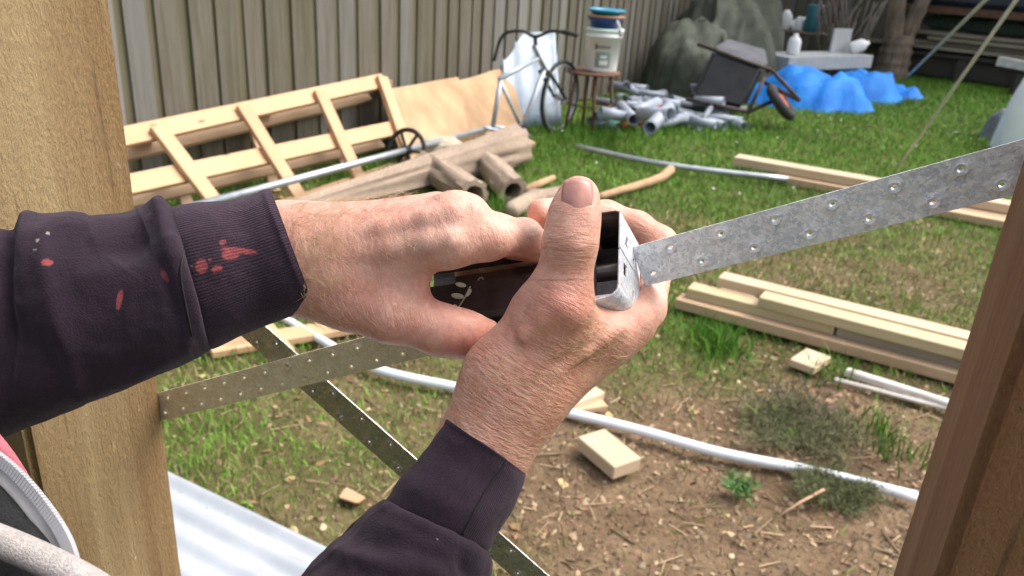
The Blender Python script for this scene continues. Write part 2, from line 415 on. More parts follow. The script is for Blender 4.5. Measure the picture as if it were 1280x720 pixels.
# straw-like twigs
for nm, cnt, sz in (('straw_twigs', 900, (.02, .09)),):
    x = rng.uniform(-1.4, 2.4, cnt * 4); y = rng.uniform(1.25, 4.6, cnt * 4); k = rng.random(len(x)) < soil_amount(x, y) + .08; x, y = x[k][:cnt], y[k][:cnt]; cnt = len(x)
    L = rng.uniform(*sz, cnt) / 2; a = rng.uniform(0, np.pi, cnt); w = rng.uniform(.0012, .003, cnt); z = ground_z(x, y) + .006; dz = rng.normal(0, .15, cnt) * L
    dx, dy = np.cos(a), np.sin(a); v = np.stack([np.stack([x + s * dx * L - t * dy * w, y + s * dy * L + t * dx * w, z + s * dz + h * w], -1) for s in (-1, 1) for t, h in ((-1, 0), (1, 0), (0, 1.6))], 1)
    i = np.arange(cnt)[:, None] * 6; f = np.concatenate([i + np.array(q) for q in ((0, 1, 4, 3), (1, 2, 5, 4), (2, 0, 3, 5))])
    o = mesh(nm, v.reshape(-1, 3), f, GRASS, recentre=False); colattr(o, np.repeat((np.array([.42, .31, .18]) * rng.uniform(.4, 1.2, (cnt, 1)))[:, None], 6, 1).reshape(-1, 3))
    tag(o, 'thin dry twigs and straw lying on the soil', 'litter', kind='stuff')

# ------------------------------------------------------------------ paling fences
FD = Vector((2.773, 4.518, 0)).normalized(); FN = Vector((FD.y, -FD.x, 0)); FP = Vector((-1.383, 5.412, 0))
def paling_mat():
    t = NT('weathered_paling'); v = t.coords((5, 5, 1.2)); f = t.noise(v, 2.2, 7, 0.72, 0.8); big = t.noise(t.coords((1.6, 1.6, 1.5)), 2.0, 4)
    c = t.ramp(f, [(0.34, (0.05, 0.043, 0.028)), (0.48, (0.155, 0.143, 0.118)), (0.68, (0.32, 0.31, 0.285))])
    c = t.mix(c, t.ramp(big, [(0.40, (0.075, 0.066, 0.028)), (0.56, (0.24, 0.232, 0.225))]), 0.45)
    i = t.n('ShaderNodeObjectInfo'); c = t.mix(c, t.ramp(i.outputs['Random'], [(0, (0.085, 0.078, 0.036)), (0.35, (0.14, 0.122, 0.09)), (0.7, (0.17, 0.172, 0.166)), (1, (0.27, 0.268, 0.26))]), 0.58)
    c = t.mix(c, (.80, .79, .76), 1.0, 'MULTIPLY'); return t.done(c, 0.9, t.bump(f, 0.5, 0.004))
PALING = paling_mat()
PALING_BACK = plain('mossy_paling', (.075, .068, .035), (.17, .155, .10), 5, .95, bump=.4, bdist=.004, stretch=(6, 6, .5))
def fence(name, A, d, n, length, label, hgt=1.75, z0=0.0, seed=1):
    """lapped palings: a back row with gaps and a front row over the gaps, on two rails"""
    rd = random.Random(seed); t = thing(name, A, label, 'fence'); s = 0.0; k = 0
    while s < length:
        wf = rd.choice((.095, .12, .14, .15)) + rd.uniform(-.008, .008); gp = rd.uniform(.03, .075)
        for (cx, ww, off, mt, nm) in ((s + wf / 2, wf, .017, PALING, 'paling_board'), (s + wf + gp / 2, gp + .07, 0.0, PALING_BACK, 'paling_back')):
            h = hgt + rd.uniform(-.015, .015); c = A + d * cx + n * (off + rd.uniform(-.003, .003))
            m = Matrix((d, n, Vector((0, 0, 1)))).transposed().to_4x4(); m.translation = c + Vector((0, 0, z0 + h / 2)); m = m @ Matrix.Rotation(rd.uniform(-.008, .008), 4, 'Y')
            o = link('paling', box_mesh(1, 1, 1, 0.0, nm), mt, None, m); o.scale = (ww, 0.017, h); adopt(o, t)
        s += wf + gp
    for zz in (0.35, 1.45):
        beam('rail', A + d * 0 - n * 0.035 + Vector((0, 0, zz)), A + d * length - n * 0.035 + Vector((0, 0, zz)), 0.045, 0.09, OLDWOOD, t)
    return t
fa = FP - FD * 3.6
fence('paling_fence', fa, FD, FN, 14.0, 'weathered grey lapped paling fence behind the leaning timber frame', seed=3)
corner = fa + FD * 14.0
BD = Vector((FN.x, FN.y, 0)); BN = -FD
fence('paling_fence', corner + BD * 0.05, BD, BN, 7.0, 'olive brown paling fence across the back of the yard behind the tree', seed=5)
# ================================================================== things in the yard
STEEL = plain('galvanised_pipe', (0.36, 0.39, 0.42), (0.52, 0.55, 0.58), 14, 0.42, 0.75)
PVC_WHITE = plain('white_plastic_pipe', (0.66, 0.71, 0.77), (0.80, 0.83, 0.86), 6, 0.35)
PVC_GREY = plain('grey_plastic_pipe', (0.17, 0.20, 0.25), (0.33, 0.37, 0.43), 5, 0.5)
BLACK_P = plain('black_plastic', (0.012, 0.012, 0.014), (0.028, 0.028, 0.03), 9, 0.5)
BLACK_R = plain('black_rubber', (0.014, 0.014, 0.015), (0.03, 0.03, 0.03), 20, 0.8)
RUST = plain('rusty_steel', (0.075, 0.035, 0.022), (0.17, 0.085, 0.05), 25, 0.85, bump=0.3)
WHITE_P = plain('white_plastic', (0.72, 0.73, 0.72), (0.82, 0.82, 0.80), 6, 0.4)
BARK = plain('bark', (0.10, 0.072, 0.052), (0.30, 0.235, 0.175), 9, 0.95, bump=0.9, bdist=0.02, stretch=(1.5, 1.5, 0.35))

# --- slatted timber pallet leaning on the fence
fr = thing('timber_pallet', G(517, 214), 'slatted pale pine pallet leaning against the weathered fence', 'pallet')
bot = [G(517, 214), G(452, 234), G(378, 254), G(290, 282)]
topp = [X(477, 97, FP + FN * .13, FN), X(398, 117, FP + FN * .13, FN), X(303, 136, FP + FN * .13, FN), X(200, 160, FP + FN * .13, FN)]
b0, b1 = bot[0], bot[3]; bdir = (b1 - b0).normalized(); tdir = (topp[3] - topp[0]).normalized()
fnrm = (topp[0] - b0).cross(b1 - b0).normalized()
if fnrm.y > 0: fnrm = -fnrm
def fpt(px_, py_, off=0.0): return X(px_, py_, b0 + fnrm * off, fnrm)
for (xa, ya, xb, yb) in ((480, 101, 154, 172), (497, 160, 150, 234)):
    A, B = fpt(xa, ya, -.02), fpt(xb, yb, -.02); B = B + (B - A) * .12
    beam('rail', A, B, 0.105, 0.035, PINE_ORANGE, fr, fnrm)
    beam('rail', A + (B - A) * .02 - fnrm * .16, B - fnrm * .16, 0.1, 0.035, PINE, fr, fnrm)
for (xa, ya, xb, yb) in ((477, 96, 518, 212), (399, 114, 453, 232), (303, 132, 379, 254), (196, 158, 292, 284)):
    A, B = fpt(xa, ya, .02), fpt(xb, yb, .02)
    beam('slat', A, B, 0.09, 0.03, PINE_ORANGE, fr, fnrm)
    if B.z < 0.2: pass
for (xa, ya, xb, yb) in ((415, 160, 432, 215), (318, 165, 345, 240), (225, 230, 240, 275)):
    beam('back_slat', fpt(xa, ya, -.2), fpt(xb, yb, -.2), 0.07, 0.03, PINE, fr, fnrm)
for k, (xa, ya) in enumerate(((482, 104), (330, 137), (180, 172))):
    beam('spacer', fpt(xa, ya, -.03), fpt(xa, ya, -.16), 0.09, 0.05, PINE, fr, (0, 0, 1))
A, B = G(512, 203, .03), G(372, 252, .03)
sill = beam('timber_plank', A, B + (B - A) * .7, 0.09, 0.045, PINE_ORANGE)
tag(sill, 'pale plank on the grass along the foot of the leaning pallet', 'plank')

# --- brown plywood sheets leaning behind
def leaning_sheet(name, quad, thick, mat, label, cat, curve=0.0, nn=FN):
    a, b, c, d = [Vector(q) for q in quad]; vs = []; NU, NV = 14, 10
    for s in (0, 1):
        for i in range(NU):
            for j in range(NV):
                u, v = i / (NU - 1), j / (NV - 1)
                p = a.lerp(b, u).lerp(d.lerp(c, u), v)
                w = curve * (math.sin(u * 5.2) * .6 + math.sin(u * 2.7 + v * 2)) * (v + .2)
                vs.append(p + nn * (w + (thick if s else 0)))
    fs = []; q = NU * NV
    for i in range(NU - 1):
        for j in range(NV - 1):
            k = i * NV + j; fs += [(k, k + 1, k + NV + 1, k + NV), (q + k, q + k + NV, q + k + NV + 1, q + k + 1)]
    for i in range(NU - 1):
        for j in (0, NV - 1): fs.append((i * NV + j, (i + 1) * NV + j, q + (i + 1) * NV + j, q + i * NV + j))
    for j in range(NV - 1):
        for i in (0, NU - 1): fs.append((i * NV + j, i * NV + j + 1, q + i * NV + j + 1, q + i * NV + j))
    o = mesh(name, vs, fs, mat); m = o.modifiers.new('edges', 'EDGE_SPLIT'); m.split_angle = math.radians(40)
    return tag(o, label, cat)
def onf(x, y, off): return X(x, y, FP + FN * off, FN)
leaning_sheet('plywood_sheet', [G(505, 206), G(588, 186), onf(576, 97, .1), onf(470, 112, .1)], 0.012, PALE_PLY, 'warped tan plywood sheet between the timber pallet and the bicycle', 'sheet', 0.02)
leaning_sheet('plywood_sheet', [G(560, 188), G(655, 164), onf(642, 84, .06), onf(556, 102, .06)], 0.012, PALE_PLY, 'tan plywood sheet with dark stains behind the bare bicycle frame', 'sheet', 0.03)

# --- blue-white corrugated sheet behind the bicycle
def ribbed_sheet(name, A, U, V, lu, lv, pitch, amp, mat, label, cat, n, parent=None):
    NU, NV = int(lu / pitch * 8) + 1, 8; vs = []
    for i in range(NU):
        for j in range(NV):
            u = lu * i / (NU - 1); vs.append(A + U * u + V * (lv * j / (NV - 1)) + n * (amp * math.cos(2 * math.pi * u / pitch)))
    fs = [(i * NV + j, i * NV + j + 1, (i + 1) * NV + j + 1, (i + 1) * NV + j) for i in range(NU - 1) for j in range(NV - 1)]
    o = mesh(name, vs, fs, mat, parent); s = o.modifiers.new('thick', 'SOLIDIFY'); s.thickness = 0.0015
    return tag(o, label, cat)
BLUEWHITE = plain('pale_blue_steel', (0.20, 0.26, 0.33), (0.34, 0.40, 0.47), 3, 0.5, 0.2)
sa_ = G(632, 160); sb_ = G(702, 158); u_ = (sb_ - sa_); lu_ = u_.length; u_.normalize()
tp = onf(660, 40, .04); v_ = (tp - (sa_ + sb_) / 2); lv_ = v_.length; v_.normalize()
ribbed_sheet('corrugated_sheet', sa_, u_, v_, lu_, lv_, 0.19, 0.007, BLUEWHITE, 'pale blue ribbed metal sheet leaning on the fence behind the bicycle', 'metal sheet', u_.cross(v_).normalized())

# --- old bicycle
BP = G(700, 164); bn = FN
def bk(x, y, off=0.0): return X(x, y, BP + FN * off, bn)
BIKE = plain('bicycle_frame_paint', (0.30, 0.34, 0.39), (0.46, 0.50, 0.55), 8, 0.45, 0.3)
bike = thing('bicycle', BP, 'old grey bicycle frame with one front wheel against the pale blue sheet', 'bicycle')
fm = join_geo([tube_geo([bk(a, b), bk(c, d)], rr, 8) for a, b, c, d, rr in ((624, 99, 672, 73, .019), (626, 98, 616, 158, .018), (680, 88, 652, 163, .021), (626, 104, 652, 160, .015), (616, 158, 652, 163, .012), (606, 160, 652, 168, .014), (668, 58, 683, 92, .022))])
mesh('frame_tubes', *fm, BIKE, bike)
wc = bk(700, 122); wr = 0.30
wm = Matrix((FD, Vector((0, 0, 1)), FD.cross(Vector((0, 0, 1))))).transposed().to_4x4(); wm.translation = wc
def ring(name, R, rr, mw, mat, parent, seg=36, s2=8):
    pr = [(R + rr * math.cos(2 * math.pi * k / s2), rr * math.sin(2 * math.pi * k / s2)) for k in range(s2)]
    return lathe(name, pr, mw, mat, parent, seg, True)
wh = ring('wheel', 0.295, 0.018, wm, BLACK_R, bike)
ring('rim', 0.268, 0.012, wm, STEEL, wh)
mesh('spokes', *join_geo([tube_geo([wm @ Vector((.02 * math.cos(a), .02 * math.sin(a), .025 * (-1) ** k)), wm @ Vector((.265 * math.cos(a + .2), .265 * math.sin(a + .2), 0))], .0022, 4) for k, a in enumerate(np.linspace(0, 2 * math.pi, 25)[:-1])]), STEEL, wh)
lathe('hub', [(.012, -.05), (.022, -.045), (.022, .045), (.012, .05)], wm, STEEL, wh, 10)
mesh('fork', *join_geo([tube_geo([bk(681, 86), bk(681, 90) + bn * .05 * s, wc + bn * .055 * s], .013, 8) for s in (-1, 1)]), BLACK_P, bike)
st = bk(669, 46)
tube('handlebar', [Vector(q) for q in spline([st - bn * .34 - Vector((0, 0, .22)) - FD * .05, st - bn * .30 - Vector((0, 0, .02)), st - bn * .12 + Vector((0, 0, .03)), st, st + bn * .12 + Vector((0, 0, .05)), st + bn * .22 + Vector((0, 0, .06)), st + bn * .36 + Vector((0, 0, .05))], 24)], .013, BLACK_P, bike)
tube('stem', [bk(670, 62), st], .016, BLACK_P, bike)
for a, b in ((st + bn * .24 + Vector((0, 0, .06)), st + bn * .37 + Vector((0, 0, .05))),): tube('grip', [a, b], .018, BLACK_R, bike)
lathe('chainring', [(.02, -.006), (.075, -.004), (.075, .004), (.02, .006)], Matrix.Translation(bk(652, 163, .05)) @ wm.to_3x3().to_4x4(), BLACK_P, bike, 20)
tube('crank', [bk(652, 163, .07), bk(664, 172, .07)], .011, STEEL, bike, 6)
tube('cable', spline([bk(668, 54, .05), bk(676, 75, .12), bk(688, 95, .1), bk(694, 112, .06)], 12), .005, BLACK_P, bike, 5)

# --- long galvanised pipe resting on the litter, and the black wheel on it
pA, pB = G(292, 245, .20), G(612, 160, .10)
pp_ = tube('steel_pipe', [pA - (pB - pA) * .12, pB], .022, STEEL); tag(pp_, 'long grey steel pipe propped up in front of the timber pallet', 'pipe')
ax = (pB - pA).normalized(); rc = pA.lerp(pB, .565); q_ = ax.to_track_quat('Z', 'Y').to_matrix().to_4x4(); q_.translation = rc
tilt = q_ @ Matrix.Rotation(.25, 4, 'X')
wl = thing('spoked_wheel', rc - Vector((0, 0, .16)), 'small black spoked wheel threaded on the long steel pipe', 'wheel')
ring('tyre', .135, .016, tilt, BLACK_R, wl, 28)
mesh('spoke', *join_geo([box_geo(tilt @ Matrix.Rotation(k * math.pi / 3, 4, 'Z'), (.25, .02, .012)) for k in range(3)]), BLACK_P, wl)
lathe('hub', [(.03, -.03), (.03, .03)], tilt, BLACK_P, wl, 14)
for k, (x, y, z) in enumerate(((318, 250, 0), (600, 170, 0))):
    pass

# --- big split log, hollow below, and sticks
LOGM = wood('old_log', (0.12, 0.085, 0.062), (0.42, 0.325, 0.245), False, 0.95, 1, 1.0, gscale=1.5)
def lump(name, prims, vox, mat, label, cat, amp=.02, fr=6):
    V_, F_ = sdf_mesh(prims, vox); c_ = V_.mean(0); nz_ = fbm(V_ * fr, 4); V_ = V_ + (V_ - c_) / (np.linalg.norm(V_ - c_, axis=1)[:, None] + 1e-6) * (nz_ * amp)[:, None]
    return tag(mesh(name, V_, F_, mat), label, cat)
def gc(x, y, z): return np.array(G(x, y, z))
def hollow_log(name, A, B, r0, r1, inner, mat, label, seed, seg=30, n=22):
    """trunk piece with furrowed bark and a hollow or sawn end"""
    A, B = Vector(A), Vector(B); ax = (B - A).normalized(); q = ax.to_track_quat('Z', 'Y').to_matrix().to_4x4(); q.translation = A; L = (B - A).length; vs, fs = [], []
    prof = [(i / (n - 1), 1.0) for i in range(n)] + [(1.0, inner), (.6, inner * .9)] ; prof = [(.6, inner * .9), (0.0, inner)] + prof
    for j, (t_, k_) in enumerate(prof):
        r_ = (r0 + (r1 - r0) * t_) * k_
        for k in range(seg):
            w = 2 * math.pi * k / seg; nz_ = float(fbm(np.array([[math.cos(w) * 2.6 + seed, math.sin(w) * 2.6, t_ * 1.6]]), 3)[0]); fu = abs(float(vnoise(np.array([[w * 4.5, t_ * 2.5, seed]]))[0]))
            rr = r_ * (1 + (.34 * nz_ - .20 * (1 - fu)) * (1 if k_ == 1.0 else .5)); vs.append(q @ Vector((math.cos(w) * rr, math.sin(w) * rr, t_ * L)))
    m = len(prof)
    for j in range(m - 1):
        for k in range(seg): k2 = (k + 1) % seg; fs.append((j * seg + k, j * seg + k2, (j + 1) * seg + k2, (j + 1) * seg + k))
    fs.append(tuple(range(seg))); fs.append(tuple((m - 1) * seg + k for k in range(seg))[::-1])
    o = mesh(name, vs, fs, mat); e = o.modifiers.new('e', 'EDGE_SPLIT'); e.split_angle = math.radians(55); return tag(o, label, 'log')
hollow_log('log', G(360, 275) + Vector((0, 0, .05)), G(644, 207) + Vector((0, 0, .14)), .05, .165, .2, LOGM, 'long thick brown log lying on the grass before the pallet', 3.1)
hollow_log('log', G(592, 264) + Vector((0, 0, .095)), G(530, 226) + Vector((0, 0, .11)), .10, .10, .62, LOGM, 'hollow brown log whose dark open end shows over the left knuckles', 5.7)
hollow_log('log', G(640, 256) + Vector((0, 0, .085)), G(600, 214) + Vector((0, 0, .10)), .09, .10, .60, LOGM, 'hollow brown log with its dark open end beside the index finger', 8.3)
lump('log', [('c', gc(640, 262, .045), gc(668, 248, .05), .05, .055, .03), ('c', gc(668, 248, .05), gc(702, 240, .04), .055, .04, .03)], .01, LOGM, 'short brown log piece just behind the raised thumb', 'log', .015, 12)
STICK = plain('stick_bark', (0.30, 0.18, 0.10), (0.47, 0.31, 0.18), 18, 0.9, bump=0.4)
b_ = tube('branch', [Vector(q) for q in spline([G(745, 247, .03), G(775, 238, .04), G(800, 231, .03), G(826, 222, .045), G(838, 212, .05)], 12)], list(np.linspace(.022, .034, 12)), STICK, None, 9); tag(b_, 'crooked orange brown branch lying on the grass', 'branch')
b_ = tube('branch', [G(655, 238, .03), G(692, 222, .04)], [.03, .02], STICK, None, 8); tag(b_, 'short pale stick lying beside the hollow log', 'branch')
pk = beam('timber_plank', G(545, 181, .03), G(665, 178, .03), 0.16, 0.03, PINE_ORANGE); tag(pk, 'tan plank on the ground below the bicycle', 'plank')
st_ = G(548, 196); v_, f_ = [], []
bm = bmesh.new(); bmesh.ops.create_icosphere(bm, subdivisions=2, radius=1)
for v in bm.verts:
    nn = float(fbm(np.array([[*v.co]]) * 1.3 + 4, 3)[0]); v.co = Vector((v.co.x * .17, v.co.y * .11, v.co.z * .09)) * (1 + .5 * nn)
me = bpy.data.meshes.new('broken_stone'); bm.to_mesh(me); bm.free()
o = link('broken_stone', me, plain('pale_stone', (.34, .28, .2), (.56, .5, .4), 12, .9, bump=.5), None, Matrix.Translation(st_ + Vector((0, 0, .06)))); tag(o, 'pale broken stone block beside the hollow log', 'stone')

# --- stool with the paint bucket and nested blue tubs
tb = G(735, 166); ttop = 0.0
for zz in np.arange(.2, 1.2, .01):
    p = np.array([tb.x, tb.y, zz]) - cC; yy = 360 - FPX * (p @ cU) / (p @ cF)
    if yy < 91: ttop = zz; break
stl = thing('metal_stool', tb, 'rusty thin legged stool carrying the white bucket', 'stool')
sd = Vector((cR[0], cR[1], 0)).normalized(); sdn = Vector((-sd.y, sd.x, 0)); scn = tb + sdn * .12
lathe('seat', [(.0, ttop - .02), (.235, ttop - .02), (.24, ttop - .008), (.235, ttop), (0, ttop)], Matrix.Translation(Vector((scn.x, scn.y, 0))), RUST, stl, 24)
for k, (dx, dy) in enumerate(((-.18, -.12), (.02, -.2), (.2, .0), (-.02, .18))):
    top = scn + sd * dx * .8 + sdn * dy * .8 + Vector((0, 0, ttop - .015)); ft = scn + sd * dx * 1.15 + sdn * dy * 1.15
    tube('leg', [Vector((top.x, top.y, ttop - .015)), Vector((ft.x, ft.y, -.01))], .013, RUST, stl, 8)
ring('brace_ring', .19, .008, Matrix.Translation(Vector((scn.x, scn.y, ttop * .45))), RUST, stl, 24, 6)
bc = Vector((scn.x, scn.y, ttop)) + sd * .07
bk_ = thing('paint_bucket', bc, 'white plastic bucket with a green and white label on the rusty stool', 'bucket')
bh = .335
lathe('pail', [(.0, .003), (.128, .003), (.135, .02), (.15, bh - .05), (.158, bh - .05), (.158, bh - .03), (.152, bh - .03), (.156, bh), (0, bh)], Matrix.Translation(bc), WHITE_P, bk_, 32)
lathe('lid', [(.0, bh - .002), (.163, bh - .002), (.163, bh + .016), (.15, bh + .02), (0, bh + .018)], Matrix.Translation(bc), plain('mint_lid', (.55, .72, .64), (.68, .8, .74), 6, .45), bk_, 32)
def curved_patch(name, c, R0, R1, z0, z1, a0, a1, mat, parent, seg=12):
    vs = []; fs = []
    for i in range(seg + 1):
        a = a0 + (a1 - a0) * i / seg
        for z in (z0, z1):
            R = R0 + (R1 - R0) * (z / bh); vs.append(c + Vector((math.cos(a) * R, math.sin(a) * R, z)))
    for i in range(seg): fs.append((i * 2, i * 2 + 2, i * 2 + 3, i * 2 + 1))
    return mesh(name, vs, fs, mat, parent)
va = math.atan2(-bc.y, -bc.x)      # towards the camera
LAB = plain('label_print', (.17, .24, .21), (.24, .30, .27), 9, .6); INK = plain('label_ink', (.03, .03, .035), (.05, .05, .05), 9, .6); LABW = plain('label_white', (.7, .72, .7), (.76, .77, .75), 9, .6)
curved_patch('label', bc, .1365, .1545, .045, .17, va - .42, va + .5, LAB, bk_)
for (z0, z1, a0, a1) in ((.125, .145, -.12, .28), (.12, .127, -.05, .2)): curved_patch('label_print', bc, .138, .156, z0, z1, va + a0, va + a1, LABW, bk_)
for (z0, z1, a0, a1) in ((.065, .105, -.15, .34),): curved_patch('label_print', bc, .138, .156, z0, z1, va + a0, va + a1, LABW, bk_)
for k in range(7):
    a = -.44 + k * .13; big = k == 0
    curved_patch('label_letter', bc, .1375, .1555, .19 if big else .2, .24 if big else .222, va + a, va + a + (.1 if big else .07), INK, bk_, 3)
hnd = [bc + Vector((math.cos(va + 1.5 + .9 * t) * .165, math.sin(va + 1.5 + .9 * t) * .165, bh - .02 + .06 * math.sin(t * math.pi))) for t in np.linspace(0, 1, 10)]
tube('bail_handle', [bc + Vector((math.cos(va + .6 + .5 * t) * (.165), math.sin(va + .6 + .5 * t) * .165, bh + .09 - .12 * t)) for t in np.linspace(0, 1, 8)], .011, WHITE_P, bk_, 6)
for k, (dz, hh, R, c1, nm) in enumerate(((.02, .085, .15, (.02, .06, .24), 'dark blue'), (.085, .035, .16, (.50, .27, .13), 'orange brown'), (.12, .05, .155, (.03, .30, .47), 'turquoise'))):
    m_ = plain('tub_' + nm.replace(' ', '_'), tuple(x * .8 for x in c1), c1, 6, .4)
    o = lathe('plastic_tub', [(.11, 0), (R - .012, hh * .7), (R, hh * .7), (R, hh), (R - .008, hh), (R - .02, hh * .6), (.1, .008), (0, .008)], Matrix.Translation(bc + Vector((0, 0, bh + dz))), m_, None, 28)
    tag(o, f'{nm} plastic tub in the stack on top of the white bucket', 'tub')

# --- heap of grey pipe offcuts
def ppipe(x0, y0, z0, x1, y1, z1, r_, mat=PVC_GREY):
    A, B = G(x0, y0, z0), G(x1, y1, z1); ax = (B - A).normalized(); q = ax.to_track_quat('Z', 'Y').to_matrix().to_4x4(); q.translation = A; L = (B - A).length
    o = lathe('pipe_offcut', [(r_, 0), (r_, L), (r_ * .86, L), (r_ * .86, 0)], q, mat, None, 14, True)
    return tag(o, 'grey plastic pipe offcut in the heap beside the black wheelbarrow', 'pipe', 'pipe offcuts heaped by the fence')
rp = random.Random(11)
for q in ((785, 128, .05, 830, 118, .05, .055), (800, 143, .30, 838, 143, .36, .055), (812, 160, .3, 836, 135, .35, .05), (790, 140, .2, 822, 128, .22, .05), (800, 155, .05, 828, 148, .06, .055), (828, 150, .04, 838, 135, .05, .05), (826, 132, .05, 880, 155, .04, .045),
          (850, 140, .05, 905, 158, .04, .045), (845, 152, .03, 875, 158, .03, .05), (770, 140, .12, 800, 132, .12, .05), (772, 150, .04, 792, 140, .05, .05), (890, 142, .04, 930, 158, .04, .045), (776, 132, .22, 792, 150, .26, .045), (806, 138, .14, 842, 148, .12, .05), (815, 128, .2, 850, 132, .2, .05), (862, 150, .1, 895, 156, .09, .04), (755, 150, .05, 780, 154, .05, .045), (738, 152, .05, 762, 146, .06, .05), (744, 146, .16, 775, 140, .18, .05), (750, 140, .28, 782, 146, .24, .045), (742, 156, .04, 772, 160, .04, .04), (820, 156, .08, 858, 146, .1, .045)): ppipe(*q)
PVC_DARK = plain('weathered_plastic_pipe', (0.13, 0.15, 0.19), (0.30, 0.33, 0.38), 5, 0.55)
for k in range(26):
    x, y, z = rp.uniform(768, 900), rp.uniform(130, 154), rp.uniform(.03, .2); A = G(x, y) + Vector((0, 0, z)); an = rp.uniform(0, 6.28); L = rp.uniform(.18, .5); B = A + Vector((math.cos(an) * L, math.sin(an) * L, rp.uniform(-.5, .5) * min(z, .2))); r_ = rp.uniform(.025, .05)
    q = (B - A).normalized().to_track_quat('Z', 'Y').to_matrix().to_4x4(); q.translation = A; L = (B - A).length; o = lathe('pipe_offcut', [(r_, 0), (r_, L), (r_ * .86, L), (r_ * .86, 0)], q, PVC_DARK if k % 2 else PVC_GREY, None, 12, True)
    tag(o, 'grey plastic pipe offcut in the heap beside the black wheelbarrow', 'pipe', 'pipe offcuts heaped by the fence')
for k, (x, y, c, nm) in enumerate(((776, 152, (.6, .16, .05), 'orange'), (790, 148, (.28, .12, .1), 'brown red'), (824, 140, (.5, .1, .22), 'pink'), (760, 153, (.25, .45, .42), 'pale green'))):
    o = lathe('pipe_fitting', [(.03, 0), (.05, 0), (.05, .05), (.038, .055), (.038, .12), (.03, .12)], Matrix.Translation(G(x, y, .1 if k != 2 else .22)) @ Matrix.Rotation(1.2 + k, 4, 'Y') @ Matrix.Rotation(k, 4, 'X'), plain('fitting_' + nm.replace(' ', '_'), c, tuple(min(1, q * 1.4) for q in c), 5, .5), None, 12, True)
    tag(o, f'{nm} plastic pipe fitting among the grey pipe offcuts', 'fitting')
rag = G(850, 143)

# --- draped heaps
def drape(name, pts, mat, label, cat, seed, folds=1.0, res=72, pleat=0.0, crumple=0.0):
    """pts: list of (centre, rx, ry, height, angle) domes joined into one sheet of cloth"""
    cs = [Vector(p[0]) for p in pts]; mn = Vector((min(c.x - max(p[1], p[2]) for c, p in zip(cs, pts)), min(c.y - max(p[1], p[2]) for c, p in zip(cs, pts)), 0)) - Vector((.15, .15, 0)); mx = Vector((max(c.x + max(p[1], p[2]) for c, p in zip(cs, pts)), max(c.y + max(p[1], p[2]) for c, p in zip(cs, pts)), 0)) + Vector((.15, .15, 0))
    gx_ = np.linspace(mn.x, mx.x, res); gy_ = np.linspace(mn.y, mx.y, res); xx, yy = np.meshgrid(gx_, gy_, indexing='ij'); zz = np.full(xx.shape, -.2); msk = np.zeros(xx.shape)
    for c, p in zip(cs, pts):
        ca, sn = math.cos(p[4]), math.sin(p[4]); u = ((xx - c.x) * ca + (yy - c.y) * sn) / p[1]; v = (-(xx - c.x) * sn + (yy - c.y) * ca) / p[2]
        q = np.stack([xx * 3, yy * 3, np.full(xx.shape, seed * 1.7)], -1); rr = np.sqrt(u * u + v * v) + .18 * fbm(q, 3); rr = np.maximum(rr, 0)
        an = np.arctan2(v, u); dome = p[3] * np.clip(1 - rr ** 2.6, 0, 1) ** .6; zz = np.maximum(zz, np.where(rr < 1, dome, -.2)); msk = np.maximum(msk, (rr < 1.0))
    q = np.stack([xx * 4.2, yy * 4.2, np.full(xx.shape, seed * 3.1)], -1); w = fbm(q, 4); ridge = 1 - np.abs(vnoise(q * 1.0 + 7)) * 4.5; ridge = np.maximum(ridge, 1 - np.abs(vnoise(q * .5 + 3)) * 6); ridge = np.maximum(ridge * (.6 + .4 * vnoise(q * .4 + 11)), .4 - np.abs(vnoise(np.stack([q[..., 0] * 1.7 + q[..., 1] * .9, q[..., 1] * .7, q[..., 2]], -1))) * 4)
    zz = np.where(zz > 0, zz * (1 + .28 * folds * w) + .09 * folds * np.clip(ridge, -.6, 1) * np.clip(zz * 6, 0, 1), zz)
    vs = np.stack([xx.ravel(), yy.ravel(), np.maximum(zz.ravel(), -.015)], -1); ii = np.arange(res * res).reshape(res, res); f = np.stack([ii[:-1, :-1], ii[1:, :-1], ii[1:, 1:], ii[:-1, 1:]], -1).reshape(-1, 4)
    if pleat:
        cc_ = np.array([np.mean([c.x for c in cs]), np.mean([c.y for c in cs])]); dd = vs[:, :2] - cc_; an_ = np.arctan2(dd[:, 1], dd[:, 0]); rd_ = 1 - np.abs(vnoise(np.stack([an_ * 5.5, vs[:, 2] * 1.2, np.full(len(vs), seed)], -1))) * 2.2; low = np.clip(1.3 - vs[:, 2], .2, 1); vs[:, :2] += dd / (np.linalg.norm(dd, axis=1)[:, None] + 1e-6) * (pleat * rd_ * low)[:, None]
    if crumple:
        up_ = np.clip(vs[:, 2:3] * 6, 0, 1); vs = vs + rng.normal(0, 1, vs.shape) * crumple * up_
    ok = (zz.ravel()[f] > -.1).any(1); f = f[ok]; used = np.unique(f); mp = -np.ones(len(vs), int); mp[used] = np.arange(len(used))
    if crumple: f = np.concatenate([f[:, [0, 1, 2]], f[:, [0, 2, 3]]])
    o = mesh(name, vs[used], mp[f], mat, smooth=not crumple)
    if not crumple: s = o.modifiers.new('soft', 'SMOOTH'); s.iterations = 1; s.factor = .3
    return tag(o, label, cat)
GREENT = plain('grey_green_tarp', (.028, .034, .022), (.088, .10, .072), 4, .75, bump=.3, bdist=.02)
gh = FP + FD * 5.35 + FN * .62
drape('covered_heap', [(gh, .62, .5, .78, .9), (gh + FD * .8 + FN * .0, .75, .6, 1.15, .9), (gh + FD * 1.7, .75, .55, 1.3, .9)], GREENT, 'grey green tarp draped over a heap against the fence', 'tarp', 4, .7, 44, .10, .022)
